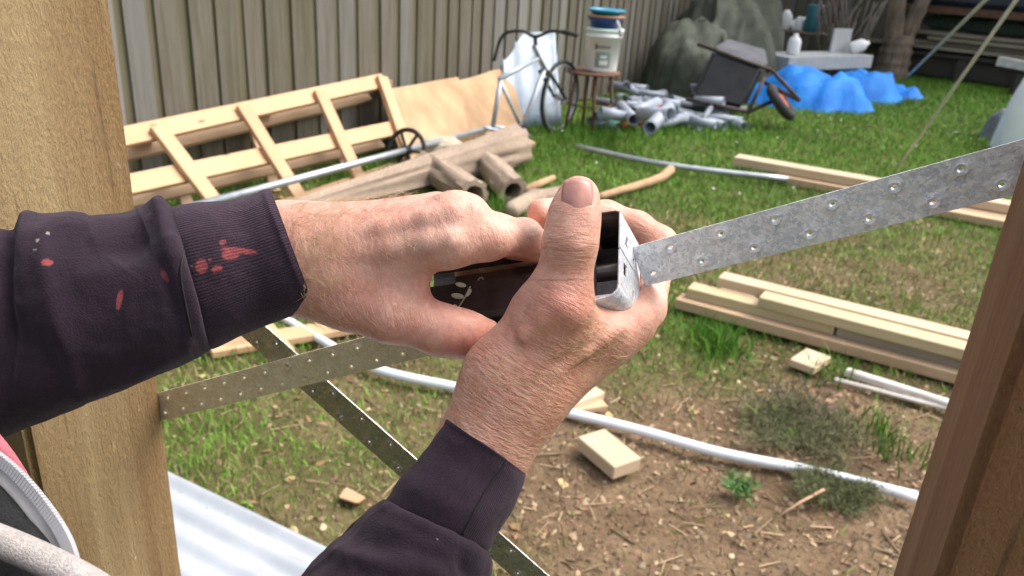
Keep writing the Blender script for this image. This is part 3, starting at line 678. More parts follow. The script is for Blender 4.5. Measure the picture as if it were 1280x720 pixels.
BLUET = plain('blue_tarp', (.001, .14, .58), (.004, .25, .76), 4, .7, bump=.3, bdist=.02)
drape('blue_tarp', [(G(1010, 131), .66, .40, .34, -.15), (G(1080, 122), .52, .32, .27, .35), (G(1112, 118), .42, .16, .13, -.4), (G(962, 126), .34, .26, .20, .4)], BLUET, 'crumpled bright blue tarp on the lawn beside the wheelbarrow', 'tarp', 12, 1.1, 34, 0.0, .022)

# --- black wheelbarrow on its side
wbm = G(915, 152); wb = thing('wheelbarrow', wbm, 'black tub wheelbarrow tipped over on its side with a red hubbed wheel', 'wheelbarrow')
sdv, upv = Vector(cR), Vector((0, 0, 1)); dpt = 8.15
def pw(x, y, d): return P(x, y, d)
def hexa(name, q8, mat, parent, bev=.02):
    bm = bmesh.new(); v = [bm.verts.new(p) for p in q8]
    for f in ((0, 1, 2, 3), (7, 6, 5, 4), (0, 4, 5, 1), (1, 5, 6, 2), (2, 6, 7, 3), (3, 7, 4, 0)): bm.faces.new([v[i] for i in f])
    bmesh.ops.recalc_face_normals(bm, faces=bm.faces[:]); bmesh.ops.bevel(bm, geom=bm.edges[:], offset=bev, segments=3, affect='EDGES')
    vs = [v.co.copy() for v in bm.verts]; fs = [[q.index for q in f.verts] for f in bm.faces]
    bm.verts.index_update(); fs = [[q.index for q in f.verts] for f in bm.faces]; bm.free()
    return mesh(name, vs, fs, mat, parent, smooth=False)
BARROW_IN = plain('dusty_black_plastic', (.05, .05, .06), (.10, .10, .115), 5, .55)
hexa('tub', [pw(862, 122, 8.0), pw(930, 138, 7.7), pw(956, 84, 7.75), pw(892, 60, 8.05), pw(880, 108, 8.6), pw(940, 118, 8.4), pw(958, 68, 8.45), pw(905, 50, 8.65)], BLACK_P, wb, .05)
hexa('tub_rim', [pw(893, 62, 8.0), pw(957, 84, 7.72), pw(962, 78, 7.78), pw(896, 55, 8.05), pw(908, 52, 8.66), pw(956, 66, 8.5), pw(958, 62, 8.5), pw(910, 48, 8.66)], BARROW_IN, wb, .02)
mesh('frame_tubes', *join_geo([tube_geo([pw(*a), pw(*b)], .019, 8) for a, b in (((872, 55, 7.9), (965, 88, 7.65)), ((965, 88, 7.65), (1000, 126, 7.6)), ((858, 124, 7.85), (935, 140, 7.6)), ((935, 140, 7.6), (985, 118, 7.7)), ((935, 140, 7.6), (960, 88, 7.68)), ((950, 100, 7.7), (1000, 126, 7.6)))]), plain('dark_rusty_tube', (.022, .018, .016), (.075, .05, .04), 12, .7), wb)
wc = pw(976, 128, 7.6); wq = Matrix.Translation(wc) @ Matrix.Rotation(.5, 4, 'Z') @ Matrix.Rotation(math.radians(38), 4, 'X') @ Matrix.Rotation(.5, 4, 'Y')
wh = ring('wheel', .155, .048, wq, BLACK_R, wb, 28, 10)
RED = plain('red_hub', (.36, .06, .04), (.5, .1, .06), 8, .5)
lathe('hub', [(.02, -.035), (.06, -.04), (.12, -.02), (.12, .02), (.06, .04), (.02, .035)], wq, RED, wh, 20)

# --- clutter behind the tarp
o = drape('cardboard_heap', [(G(880, 118), .4, .3, .16, .5)], plain('red_brown_rag', (.10, .05, .045), (.22, .13, .11), 9, .9), 'red brown rag heap beside the wheelbarrow', 'rag', 5, 1.0, 40)
o.name = 'rag_heap'
slab = beam('foam_slab', G(958, 114) + Vector((0, 0, .36)), G(1062, 108) + Vector((0, 0, .36)), .5, .16, plain('foam', (.30, .32, .33), (.42, .43, .43), 9, .8)); tag(slab, 'pale grey foam slab behind the blue tarp', 'slab')
for k, (x, y, z) in enumerate(((966, 113, .08), (1052, 108, .08))):
    o = beam('concrete_block', G(x, y), G(x, y) + Vector((0, 0, .279)), .3, .3, plain('block_grey', (.2, .2, .2), (.32, .32, .31), 9, .9), None, (1, 0, 0)); tag(o, 'grey block under an end of the foam slab', 'block', 'blocks under the foam slab')
def bottle(x, y, z, s, mat, label, rot=0.0):
    o = lathe('plastic_bottle', [(0, 0), (.07 * s, 0), (.08 * s, .02 * s), (.08 * s, .16 * s), (.06 * s, .2 * s), (.03 * s, .22 * s), (.03 * s, .25 * s), (0, .25 * s)], Matrix.Translation(G(x, y) + Vector((0, 0, z))) @ Matrix.Rotation(rot, 4, 'Y'), mat, None, 16); return tag(o, label, 'bottle')
bottle(982, 113, .44, 1.0, WHITE_P, 'small white jar standing on the foam slab'); bottle(1052, 109, .50, 1.0, WHITE_P, 'white tub at the end of the foam slab', 1.2)
cr = thing('storage_crate', G(968, 88), 'dark steel rack of jugs behind the overturned wheelbarrow', 'rack')
rk0 = G(960, 86); ru = FN
def rk(a, b, z): return rk0 + FN * a + FD * b + Vector((0, 0, z))
mesh('frame_tubes', *join_geo([tube_geo([rk(a, b, 0), rk(a, b, 1.15)], .016, 6) for a in (0, .8) for b in (0, .4)] + [tube_geo([rk(0, b, z), rk(.8, b, z)], .014, 6) for b in (0, .4) for z in (.55, 1.12)]), RUST, cr)
box('shelf', Matrix.Translation(rk(.4, .2, .57)) @ Matrix((FN, FD, Vector((0, 0, 1)))).transposed().to_4x4(), (.8, .4, .02), OLDWOOD, cr)
for k, (a, z, s, rot) in enumerate(((.1, .585, 1.1, 0), (.2, .60, 1.0, .9), (.3, .585, .8, 0))):
    o = lathe('plastic_jug', [(0, 0), (.075 * s, 0), (.085 * s, .02), (.085 * s, .17 * s), (.05 * s, .22 * s), (.03 * s, .25 * s), (0, .25 * s)], Matrix.Translation(rk(a, .12, z)) @ Matrix.Rotation(rot, 4, 'Y'), WHITE_P, None, 16); tag(o, 'white plastic jug on the dark rack beyond the wheelbarrow', 'jug', 'white jugs on the rack')
o = lathe('teal_drum', [(0, 0), (.12, 0), (.125, .02), (.125, .36), (.115, .38), (0, .38)], Matrix.Translation(rk(.5, .15, .585)), plain('teal_plastic', (.015, .10, .12), (.03, .18, .22), 6, .45), None, 20); tag(o, 'dark teal drum on the rack beyond the wheelbarrow', 'drum')
WIRE = plain('dull_wire', (.09, .075, .06), (.2, .17, .14), 20, .7)
wp = []; rw = random.Random(4)
for k in range(26):
    a = rk(rw.uniform(.75, 1.15), rw.uniform(-.1, .3), 0); b = a + Vector((rw.uniform(-.35, .35), rw.uniform(-.2, .2), rw.uniform(.7, 1.25)))
    wp.append(tube_geo([a, (a + b) / 2 + Vector((rw.uniform(-.12, .12), rw.uniform(-.1, .1), 0)), b], rw.uniform(.008, .02), 5))
o = mesh('scrap_bundle', *join_geo(wp), WIRE); tag(o, 'tangled bundle of brown scrap rods beside the rack', 'scrap')
o = beam('grey_panel', G(1028, 108) + Vector((0, 0, .59)), G(1050, 107) + Vector((0, 0, .59)), .03, .3, plain('panel_grey', (.36, .38, .40), (.46, .47, .47), 6, .6)); o.name = 'grey_panel'; tag(o, 'light grey panel standing on the foam slab end', 'panel')

# --- forked tree
tc = G(1112, 97); tr = thing('tree', tc, 'forked brown tree trunk growing beyond the blue tarp', 'tree')
def limb(pts, r0, r1, n=16, seg=14):
    s = spline(pts, n); return tube_geo([Vector(q) for q in s], [(r0 + (r1 - r0) * i / (n - 1)) * (1 + .08 * math.sin(i * 2.1)) for i in range(n)], seg)
T = tc; sR = Vector((cR[0], cR[1], 0)).normalized()
lim = [limb([T + Vector((0, 0, -.1)), T + Vector((0, 0, .15)), T + Vector((0, 0, .4)), T + Vector((0, 0, .62))], .25, .21), limb([T - sR * .06 + Vector((0, 0, .45)), T - sR * .13 + Vector((0, 0, .9)), T - sR * .20 + Vector((0, 0, 1.5)), T - sR * .5 + Vector((0, 0, 3.6))], .15, .08), limb([T + sR * .06 + Vector((0, 0, .45)), T + sR * .15 + Vector((0, 0, .85)), T + sR * .30 + Vector((0, 0, 1.4)), T + sR * .9 + Vector((0, 0, 3.4))], .14, .08)]
ends = [(T - sR * .5 + Vector((0, 0, 3.4))), (T + sR * .9 + Vector((0, 0, 3.3)))]
for k in range(12):
    e = ends[k % 2]; a = k * 1.9; q = e + Vector((math.cos(a) * 1.5, math.sin(a) * 1.5, rw.uniform(.1, 1.6))); lim.append(limb([e - Vector((0, 0, .5)), (e + q) / 2 + Vector((0, 0, .2)), q], .06, .015, 8, 7))
mesh('trunk', *join_geo(lim), BARK, tr)
n = 15000; cen = np.array([np.array(e) + rng.normal(0, 1, 3) * np.array([1.1, 1.1, .55]) + np.array([0, 0, .8]) for e in ends for _ in range(26)])
lp = cen[rng.integers(0, len(cen), n)] + rng.normal(0, .32, (n, 3)); lp = lp[lp[:, 2] > 2.3]; n = len(lp)
a1 = rng.normal(0, 1, (n, 3)); a1 /= np.linalg.norm(a1, axis=1)[:, None]; a2 = np.cross(a1, rng.normal(0, 1, (n, 3))); a2 /= np.linalg.norm(a2, axis=1)[:, None]; s = rng.uniform(.05, .10, (n, 1))
v = np.stack([lp - a1 * s, lp - a2 * s * .4, lp + a1 * s, lp + a2 * s * .4], 1); f = (np.arange(n)[:, None] * 4 + np.arange(4))
cr_ = mesh('crown', v.reshape(-1, 3), f, GRASS, tr); g = rng.random((n, 1)); colattr(cr_, np.repeat((np.array([.03, .06, .015]) * (1 - g) + np.array([.07, .12, .03]) * g)[:, None], 4, 1).reshape(-1, 3))

# --- covered timber stack at the back right
sx0 = G(1138, 97); sD = (BD - FD * .15).normalized(); sN = Vector((sD.y, -sD.x, 0))
if sN.y > 0: sN = -sN
def sk(a, b, z): return sx0 + sD * a - sN * b + Vector((0, 0, z))
ts = thing('timber_stack', sx0, 'dark stack of old grey timber on bearers behind the tree', 'stack')
DARKW = wood('dark_timber', (0.03, 0.025, 0.02), (0.075, 0.062, 0.05), False)
for k in range(6): beam('bearer', sk(-.2 + k * .85, .0, .16), sk(-.2 + k * .85, 1.1, .16), .12, .34, DARKW, ts)
for k, (z, a0, a1, off, h, m) in enumerate(((.37, -.6, 4.6, .1, .06, DARKW), (.47, -.9, 4.2, .02, .05, OLDWOOD), (.53, -.5, 4.5, .12, .05, OLDWOOD), (.60, .1, 4.8, .0, .05, OLDWOOD), (.67, -.3, 4.6, .1, .05, OLDWOOD), (1.0, -.4, 4.6, .05, .10, RUST))):
    for j in range(3): beam('board', sk(a0 + .2 * j, off + .32 * j + .12, z), sk(a1, off + .32 * j + .12, z), .27, h, m, ts)
beam('dark_void', sk(-.2, .65, .2), sk(4.5, .65, .2), .9, .3, DARKW, ts)  # dark box standing in for the shaded void between the bearers
nn_ = thing('net_roll', sk(0, .4, .7), 'long dark green rolled netting lying on the timber stack', 'net roll')
GN = plain('dark_green_net', (.018, .03, .022), (.05, .075, .05), 20, .9, bump=.8, bdist=.02)
tube('roll', [sk(-.3 + i * .2, .42 + .02 * math.sin(i * 1.7), .82 + .015 * math.sin(i * 2.3)) for i in range(26)], [.125 + .012 * math.sin(i * 1.3) for i in range(26)], GN, nn_, 14)
tube('roll_end', [sk(-.3 + i * .2, .76 + .02 * math.sin(i * 1.2), .82) for i in range(26)], .12, GN, nn_, 12)
NAVY = plain('navy_tarp', (.018, .022, .034), (.04, .046, .066), 4, .6)
o = beam('covered_boat', sk(-.5, .62, 1.5), sk(4.8, .62, 1.5), .95, .9, NAVY, None, (0, 0, 1), .08); o.name = 'covered_load'; tag(o, 'navy blue covered load on top of the timber stack', 'covered load')
o = beam('white_beam', sk(1.2, -.42, .42), sk(3.4, -.75, .30), .14, .12, plain('white_weathered', (.5, .5, .48), (.68, .68, .66), 9, .7)); tag(o, 'white painted beam resting on the near side of the timber stack', 'beam')
for k, a in enumerate((1.5, 3.1)):
    A_ = sk(a, -.42 - .15 * (a - 1.2), 0); o = beam('trestle_post', A_, A_ + Vector((0, 0, .36 - .055 * (a - 1.2) - .062)), .1, .1, DARKW, None, (1, 0, 0)); tag(o, 'short dark post under the white painted beam', 'post', 'posts under the white beam')

# --- white bag at the right edge
wbc = G(1275, 190)
o = drape('plastic_bag', [(wbc + Vector((.14, .05, 0)), .36, .34, .80, .2)], plain('white_bag', (.62, .66, .72), (.78, .8, .82), 4, .45), 'white plastic sack standing on the lawn beyond the timber post', 'sack', 3, .6, 40)
o = drape('dark_rag', [(G(1243, 172), .14, .14, .24, .2)], plain('dark_plastic_rag', (.03, .035, .045), (.2, .22, .25), 9, .5), 'dark crumpled plastic beside the white sack', 'rag', 6, 1.2, 30)

# --- guy ropes
ROPE = plain('cord', (.40, .40, .35), (.60, .60, .55), 60, .8, bump=.3)
e1 = G(1112, 223); e2 = P(1282, -18, 3.4)
o = tube('guy_rope', [e1 - (e2 - e1) * .02, e1.lerp(e2, .5) - Vector((0, 0, .01)), e2 + (e2 - e1) * .5], .0085, ROPE, None, 6); tag(o, 'pale green cord stretched from the lawn near the upper boards', 'rope')
e1 = G(1124, 106); e2 = P(1240, -8, 6.0)
o = tube('guy_rope', [e1 - (e2 - e1) * .02, e2 + (e2 - e1) * .4], .014, ROPE, None, 6); tag(o, 'grey cord stretched from the ground beside the tree', 'rope')

# --- grey conduit on the lawn
o = tube('conduit', [Vector(q) for q in spline([G(720, 183, .035), G(800, 200, .05), G(870, 211, .05), G(985, 224, .05)], 14)], .021, STEEL); tag(o, 'grey conduit lying in the grass towards the upper boards', 'pipe')

# --- boards
LD = Vector((.87, -.49, 0)).normalized(); LN = Vector((.49, .87, 0)).normalized()
def board(start, along, back, z, L, w, h, mat, label, yaw=0.0, grp=None):
    A = start + LD * along + LN * (back + w / 2) + Vector((0, 0, z + h / 2)); d = Matrix.Rotation(yaw, 3, 'Z') @ LD
    return tag(beam('timber_board', A, A + d * L, w, h, mat), label, 'board', grp)
s0 = G(842, 388); H_, Wd = .045, .092
board(s0, .0, .0, .01, 1.75, Wd, H_, PINE, 'lowest front board of the stack, its end jutting out past the others')
board(s0, .10, .105, .01, 1.7, Wd, H_, PINE, 'lowest middle board hidden inside the near stack of boards')
board(s0, .12, .21, .01, 1.7, Wd, H_, PINE, 'lowest rear board of the near stack of boards')
board(s0, .03, .045, .01 + H_, .62, Wd, H_, PINE_GREEN, 'short second layer board stepping back from the front of the near stack', .01)
board(s0, .30, .155, .01 + H_, 1.4, Wd, H_, PINE, 'second layer rear board under the top pair', 0)
board(s0, .66, .05, .01 + H_, 1.1, Wd, H_, OLDWOOD, 'darker second layer board under the front top board')
board(s0, .34, .035, .01 + 2 * H_, 1.4, Wd, H_, PINE_GREEN, 'front greenish board lying on top of the near stack', -.012)
board(s0, .13, .145, .01 + 2 * H_, 1.65, Wd, H_, PINE_PALE, 'rear pale board lying on top of the near stack', -.004)
a_ = G(1000, 467); o = beam('timber_offcut', a_ + Vector((0, 0, .028)), a_ + LN * .16 + LD * .03 + Vector((0, 0, .02)), .1, .03, PINE_PALE); tag(o, 'pale offcut poking out from under the near stack', 'offcut')
WPAINT = plain('flaking_white_paint', (.42, .36, .30), (.74, .72, .68), 22, .7, stretch=(.4, 2, 2))
for k, (x0, y0, x1, y1) in enumerate(((1056, 464, 1182, 504), (1042, 474, 1180, 510))):
    A, B = G(x0, y0, .03 if k == 0 else .018), G(x1, y1, .03 if k == 0 else .018)
    o = beam('painted_batten', A, B + (B - A) * .3, .034 if k == 0 else .016, .03 if k == 0 else .018, WPAINT, None, (0, 0, 1), .006); tag(o, ('wide' if k == 0 else 'thin') + ' white painted batten in front of the near stack', 'batten')
u0 = G(914, 216)
board(u0, 0, 0, .06, 2.4, .14, .06, PINE_PALE, 'long pale upper board lying across the short one on the lawn')
board(u0, .33, -.06, .0, 1.9, .14, .055, PINE, 'lower board on the lawn under the long pale board')
board(u0, 1.3, -.16, .0, 1.0, .10, .05, PINE, 'short lower board poking out beyond the steel strap')
board(u0, .42, .10, .0, 1.5, .09, .055, PINE, 'rear lower board supporting the long pale board')
o = beam('timber_offcut', G(738, 548, .028), G(784, 586, .028), .105, .045, PINE_PALE); tag(o, 'thick pale square offcut on the bare soil', 'offcut')
o = beam('timber_offcut', G(706, 507, .03), G(750, 491, .03), .05, .03, PINE_PALE); tag(o, 'small wedge offcut beside the white pipe end', 'offcut')
o = beam('timber_offcut', G(716, 512, .012), G(756, 506, .012), .045, .022, PINE); tag(o, 'thin splinter offcut half under the wedge by the pipe', 'offcut')
oc = hexa('timber_offcut', [G(422, 622, .03), G(446, 630, .03), G(458, 622, .03), G(432, 608, .03), G(424, 624, .0), G(447, 632, .0), G(459, 624, .0), G(433, 610, .0)], PINE_ORANGE, None, .004)
tag(oc, 'small pointed orange offcut lying in the grass', 'offcut')
for k, q in enumerate(((262, 437, 452, 405, .10, PINE_ORANGE, 'tan plank in the grass behind the left wrist'), (318, 392, 358, 442, .06, PINE, 'short plank end standing across the tan plank'), (250, 432, 342, 424, .09, OLDWOOD, 'grey brown plank under the left sleeve'))):
    A, B = G(q[0], q[1], .05 if k == 1 else .022), G(q[2], q[3], .05 if k == 1 else .022); o = beam('timber_plank', A, B, q[4], .028, q[5]); tag(o, q[6], 'plank')

# --- long white plastic pipe
o = tube('plastic_pipe', [Vector(q) for q in spline([G(352, 396, .02), G(400, 424, .02), G(470, 461, .02), G(580, 486, .02), G(690, 511, .02), G(800, 538, .02), G(900, 566, .02), G(1020, 590, .02), G(1146, 621, .02)], 50)], .0165, PVC_WHITE, None, 14); tag(o, 'long white plastic pipe curving across the yard', 'pipe')

# --- corrugated roofing sheet lying at the lower left
ZINC = plain('galvanised_sheet', (.50, .53, .56), (.70, .72, .74), 5, .36, .6)
cA, cB = G(216, 606), G(442, 716); cu = (cB - cA).normalized(); cv = Vector((-cu.y, cu.x, 0)); cv = -cv if cv.y > 0 else cv
ribbed_sheet('corrugated_sheet', cA - cu * .8 + Vector((0, 0, .03)), cv, cu, .85, 2.4, .076, .009, ZINC, 'corrugated galvanised roofing sheet lying on the grass beside the post', 'metal sheet', Vector((0, 0, 1)))

# --- pine cuttings and weeds
def sprig(c, n, R, col, label, cat, name, length=(.02, .05), wid=.0016, flat=.5):
    segs = []; vs = []; cs = []
    for b in range(7):
        a = b * 2.4 + .3; tip = Vector((math.cos(a) * R * rw.uniform(.5, 1), math.sin(a) * R * rw.uniform(.5, 1), rw.uniform(.01, .05) * flat * 2))
        for k in range(n // 7):
            t_ = rw.random() ** .7; base = c + tip * t_ + Vector((rw.gauss(0, R * .16), rw.gauss(0, R * .16), .012)); d = Vector((rw.gauss(0, 1), rw.gauss(0, 1), rw.gauss(.4, .6))).normalized() * rw.uniform(*length); s_ = d.cross(Vector((rw.gauss(0, 1), rw.gauss(0, 1), 1))).normalized() * wid
            vs += [base - s_, base + s_, base + d]; g = rw.random(); cs += [tuple(x * (.55 + .8 * g) for x in col)] * 3
    f = np.arange(len(vs)).reshape(-1, 3); o = mesh(name, np.array([tuple(v) for v in vs]), f, GRASS); colattr(o, np.array(cs)); return tag(o, label, cat)
sprig(G(1000, 548), 5200, .22, (.14, .14, .065), 'dull green pine cutting on the soil above the white pipe', 'cutting', 'pine_cutting', (.02, .05), .0013)
sprig(G(1042, 622), 3600, .14, (.12, .13, .055), 'dull green pine cutting below the white pipe', 'cutting', 'pine_cutting', (.02, .045), .0013)
sprig(G(1000, 520), 600, .16, (.10, .085, .055), 'dead brown pine twig beside the darker cutting', 'cutting', 'pine_cutting', (.03, .06), .002)
sprig(G(925, 617), 150, .05, (.085, .20, .05), 'small bright green weed on the bare soil', 'weed', 'weed', (.02, .045), .004)
o = tube('twig', [G(972, 646, .03), G(1000, 628, .05), G(1030, 612, .05)], [.002, .004, .005], STICK, None, 5); tag(o, 'bare twig reaching out of the pine cutting', 'twig')
# daisies on the lawn
dz = []
for k in range(16):
    c = G(rw.uniform(900, 1240), rw.uniform(150, 190)) if k < 11 else G(rw.uniform(640, 1000), rw.uniform(170, 260)); c.z = rw.uniform(.04, .06); m_ = Matrix.Translation(c) @ Matrix.Rotation(rw.uniform(-.4, .4), 4, 'X')
    dz.append(([m_ @ Vector((math.cos(a) * .009, math.sin(a) * .009, 0)) for a in np.linspace(0, 2 * math.pi, 7)[:-1]] + [m_ @ Vector((0, 0, .006))], [(i, (i + 1) % 6, 6) for i in range(6)]))
o = mesh('daisies', *join_geo(dz), plain('daisy_petal', (.6, .6, .55), (.75, .75, .72), 9, .7)); tag(o, 'tiny white daisies scattered on the lawn', 'flowers', kind='stuff')
# ================================================================== wall studs, steel brace straps and the tensioner
WA, WB = P(205, 507, .70), P(1262, 212, .38)
WT = Vector((WB.x - WA.x, WB.y - WA.y, 0)).normalized(); WN = Vector((-WT.y, WT.x, 0))      # along the wall, away from the camera
def rough_timber(name, dark, light, pale):
    t = NT(name); v = t.coords((10, 10, 0.8), False); f = t.noise(v, 7, 6, 0.7, 0.5); fine = t.noise(t.coords((1, 1, 0.35), False), 420, 5, 0.75); fib = t.noise(t.coords((1, 1, 0.12), False), 260, 3, 0.7); big = t.noise(t.coords((13, 13, 0.55), False), 2.2, 3)
    c = t.ramp(f, [(0.25, dark), (0.75, light)]); c = t.mix(c, t.ramp(fine, [(0.3, tuple(x * .45 for x in dark)), (0.6, light)]), 0.5)
    c = t.mix(c, t.ramp(big, [(0.35, (dark[0] * .92, dark[1] * .72, dark[2] * .6)), (0.65, pale)]), 0.6)
    sp = t.ramp(t.noise(t.coords((1, 1, .45), False), 150, 2, .5), [(0.74, (0, 0, 0)), (0.80, (1, 1, 1))]); c = t.mix(c, tuple(min(1, x * 1.35) for x in pale), sp)
    cr = t.ramp(t.noise(t.coords((16, 16, .9), False), 9, 2, .4), [(0.27, (1, 1, 1)), (0.31, (0, 0, 0))]); crm = t.n('ShaderNodeMath', operation='MULTIPLY'); t.l(cr, crm.inputs[0]); crm.inputs[1].default_value = .55; c = t.mix(c, tuple(x * .5 for x in dark), crm.outputs[0])
    n1 = t.bump(fine, 1.0, 0.005); n2 = t.bump(fib, 0.6, 0.0016, n1); n3 = t.bump(f, 0.35, 0.003, n2)
    return t.done(c, 0.9, n3)
ROUGH = rough_timber('rough_sawn_pine', (0.25, 0.16, 0.066), (0.43, 0.30, 0.14), (0.51, 0.375, 0.20))
ROUGH_R = rough_timber('rough_sawn_pine_shaded', (0.26, 0.12, 0.05), (0.40, 0.205, 0.092), (0.44, 0.245, 0.115))  # same pine as the left stud, its shade put into a redder, darker colour
def stud(corner, sign, wid, dep, mat, label):
    """a stud whose far face lies on the strap plane; corner = far edge beside the opening"""
    c = Vector((corner.x, corner.y, 0)) + WT * sign * wid / 2 - WN * (dep / 2 + .001)
    bm = bmesh.new(); bmesh.ops.create_cube(bm, size=1); bmesh.ops.scale(bm, vec=(wid, dep, 2.4), verts=bm.verts)
    ed = [e for e in bm.edges if abs(e.verts[0].co.z - e.verts[1].co.z) > 1]; bmesh.ops.bevel(bm, geom=ed, offset=.0045, segments=3, affect='EDGES')
    ed = [e for e in bm.edges if abs(e.verts[0].co.z - e.verts[1].co.z) > 1]; bmesh.ops.subdivide_edges(bm, edges=ed, cuts=220)
    for v in bm.verts:
        q = np.array([[v.co.x * 40, v.co.y * 40, v.co.z * 3.0]]); w = float(fbm(q, 3)[0]) * .0009 + float(fbm(q * np.array([[1, 1, 14]]), 2)[0]) * .0005; d = Vector((v.co.x, v.co.y, 0)).normalized(); v.co += d * w
    me = bpy.data.meshes.new('timber_stud'); bm.to_mesh(me); bm.free(); me.polygons.foreach_set('use_smooth', np.ones(len(me.polygons), bool))
    m = Matrix((WT, WN, Vector((0, 0, 1)))).transposed().to_4x4(); m.translation = c + Vector((0, 0, 1.19))
    o = link('timber_stud', me, mat, None, m); e = o.modifiers.new('edges', 'EDGE_SPLIT'); e.split_angle = math.radians(50)
    return tag(o, label, 'stud')
stud(WA, -1, .09, .122, ROUGH, 'rough sawn tan timber stud behind the outstretched left sleeve')
stud(P(1262, 245, .378), 1, .12, .10, ROUGH_R, 'shaded reddish brown rough timber stud hiding the end of the steel strap')

def zinc(name, c1, c2, rough, sp=260, metal=0.3):
    t = NT(name); v = t.coords(rnd=False); vo = t.n('ShaderNodeTexVoronoi'); vo.inputs['Scale'].default_value = sp; vo.inputs['Randomness'].default_value = 1.0
    w = t.noise(v, 120, 3); mx = t.n('ShaderNodeVectorMath', operation='MULTIPLY_ADD'); mx.inputs[1].default_value = (.012,) * 3; t.l(w, mx.inputs[0]); t.l(v, mx.inputs[2]); t.l(mx.outputs[0], vo.inputs['Vector'])
    f = t.n('ShaderNodeSeparateColor'); t.l(vo.outputs['Color'], f.inputs[0])
    big = t.noise(v, 22, 3); c = t.mix(t.ramp(f.outputs[0], [(0.1, c1), (0.9, c2)]), t.ramp(big, [(0.3, c1), (0.7, c2)]), .4)
    rr = t.n('ShaderNodeMapRange'); rr.inputs[3].default_value = rough - .1; rr.inputs[4].default_value = rough + .14; t.l(f.outputs[1], rr.inputs[0])
    h = t.noise(v, 330, 3, .6, .8); return t.done(c, rr.outputs[0], t.bump(h, .9, .0008), metal)
ZSTRAP = zinc('galvanised_strap', (.50, .55, .62), (.98, .99, 1.0), .40, 480, .12)
ZBRACK = zinc('galvanised_bracket', (.42, .45, .50), (.68, .70, .74), .38, 420)
ZWARM = zinc('tan_reflection_zinc_strap', (.66, .58, .44), (.90, .82, .66), .46, 420, .15)  # tan light reflected from the stud is put into this base colour
ZDARK = zinc('shaded_zinc_strap', (.30, .28, .26), (.46, .44, .42), .34, 420, .85)  # darker base colour carries the crossing strap's shade and dark reflections
def strap(name, A, B, label, off, pitch, wid=.025, bow=0.0, phase=0, mat=None):
    """punched steel strap on the wall plane, each hole with its raised burr"""
    A, B = Vector(A), Vector(B); d = (B - A).normalized(); nrm = -WN; w = d.cross(nrm).normalized()
    if w.z < 0: w = -w
    L = (B - A).length; h = pitch / 2; n = int(L / h); vs, fs = [], []; hw = wid / 2
    def put(s, t_, k): vs.append(A + d * s + w * t_ + nrm * (off + k + bow * math.sin(math.pi * s / L))); return len(vs) - 1
    for i in range(n):
        for row in (0, 1):
            s0_, s1_ = i * h, (i + 1) * h; t0, t1 = (-hw, 0) if row == 0 else (0, hw)
            if (i + phase) % 2 != row: fs.append((put(s0_, t0, 0), put(s1_, t0, 0), put(s1_, t1, 0), put(s0_, t1, 0))); continue
            sm, tm = (s0_ + s1_) / 2, (t0 + t1) / 2
            out = [put(a, b, 0) for a, b in ((s0_, t0), (sm, t0), (s1_, t0), (s1_, tm), (s1_, t1), (sm, t1), (s0_, t1), (s0_, tm))]; prev = out
            for R, k in ((.0036, 0), (.0028, .0007), (.0019, .0003), (.0013, -.0012)):
                cur = [put(sm + R * 1.15 * math.cos(a), tm + R * math.sin(a), k) for a in [math.radians(225 + 45 * q) for q in range(8)]]
                for q in range(8): fs.append((prev[q], prev[(q + 1) % 8], cur[(q + 1) % 8], cur[q]))
                prev = cur
    o = mesh(name, vs, fs, mat or ZSTRAP); bm = bmesh.new(); bm.from_mesh(o.data); bmesh.ops.remove_doubles(bm, verts=bm.verts, dist=1e-5); bmesh.ops.recalc_face_normals(bm, faces=bm.faces); bm.to_mesh(o.data); bm.free()
    s = o.modifiers.new('thick', 'SOLIDIFY'); s.thickness = .0009; s.offset = 0; e = o.modifiers.new('edges', 'EDGE_SPLIT'); e.split_angle = math.radians(45)
    return tag(o, label, 'metal strap')
TO = X(800, 333, WA, WN); sd1 = (WB - TO).normalized()
strap('brace_strap', TO - sd1 * .001, WB + sd1 * .14, 'shiny punched steel strap running from the tensioner up to the red brown stud', 0, .0300)
LS = X(560, 416, WA, WN); ld1 = (WA - LS).normalized()
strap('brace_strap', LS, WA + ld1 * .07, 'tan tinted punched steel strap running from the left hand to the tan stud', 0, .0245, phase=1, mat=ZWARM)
S2a, S2b = X(300, 405, WA, WN), X(650, 715, WA, WN); sd2 = (S2b - S2a).normalized()
strap('brace_strap', S2a - sd2 * .17, S2b + sd2 * .42, 'shaded punched steel strap crossing behind the other strap and the right sleeve', -.004, .030, mat=ZDARK)

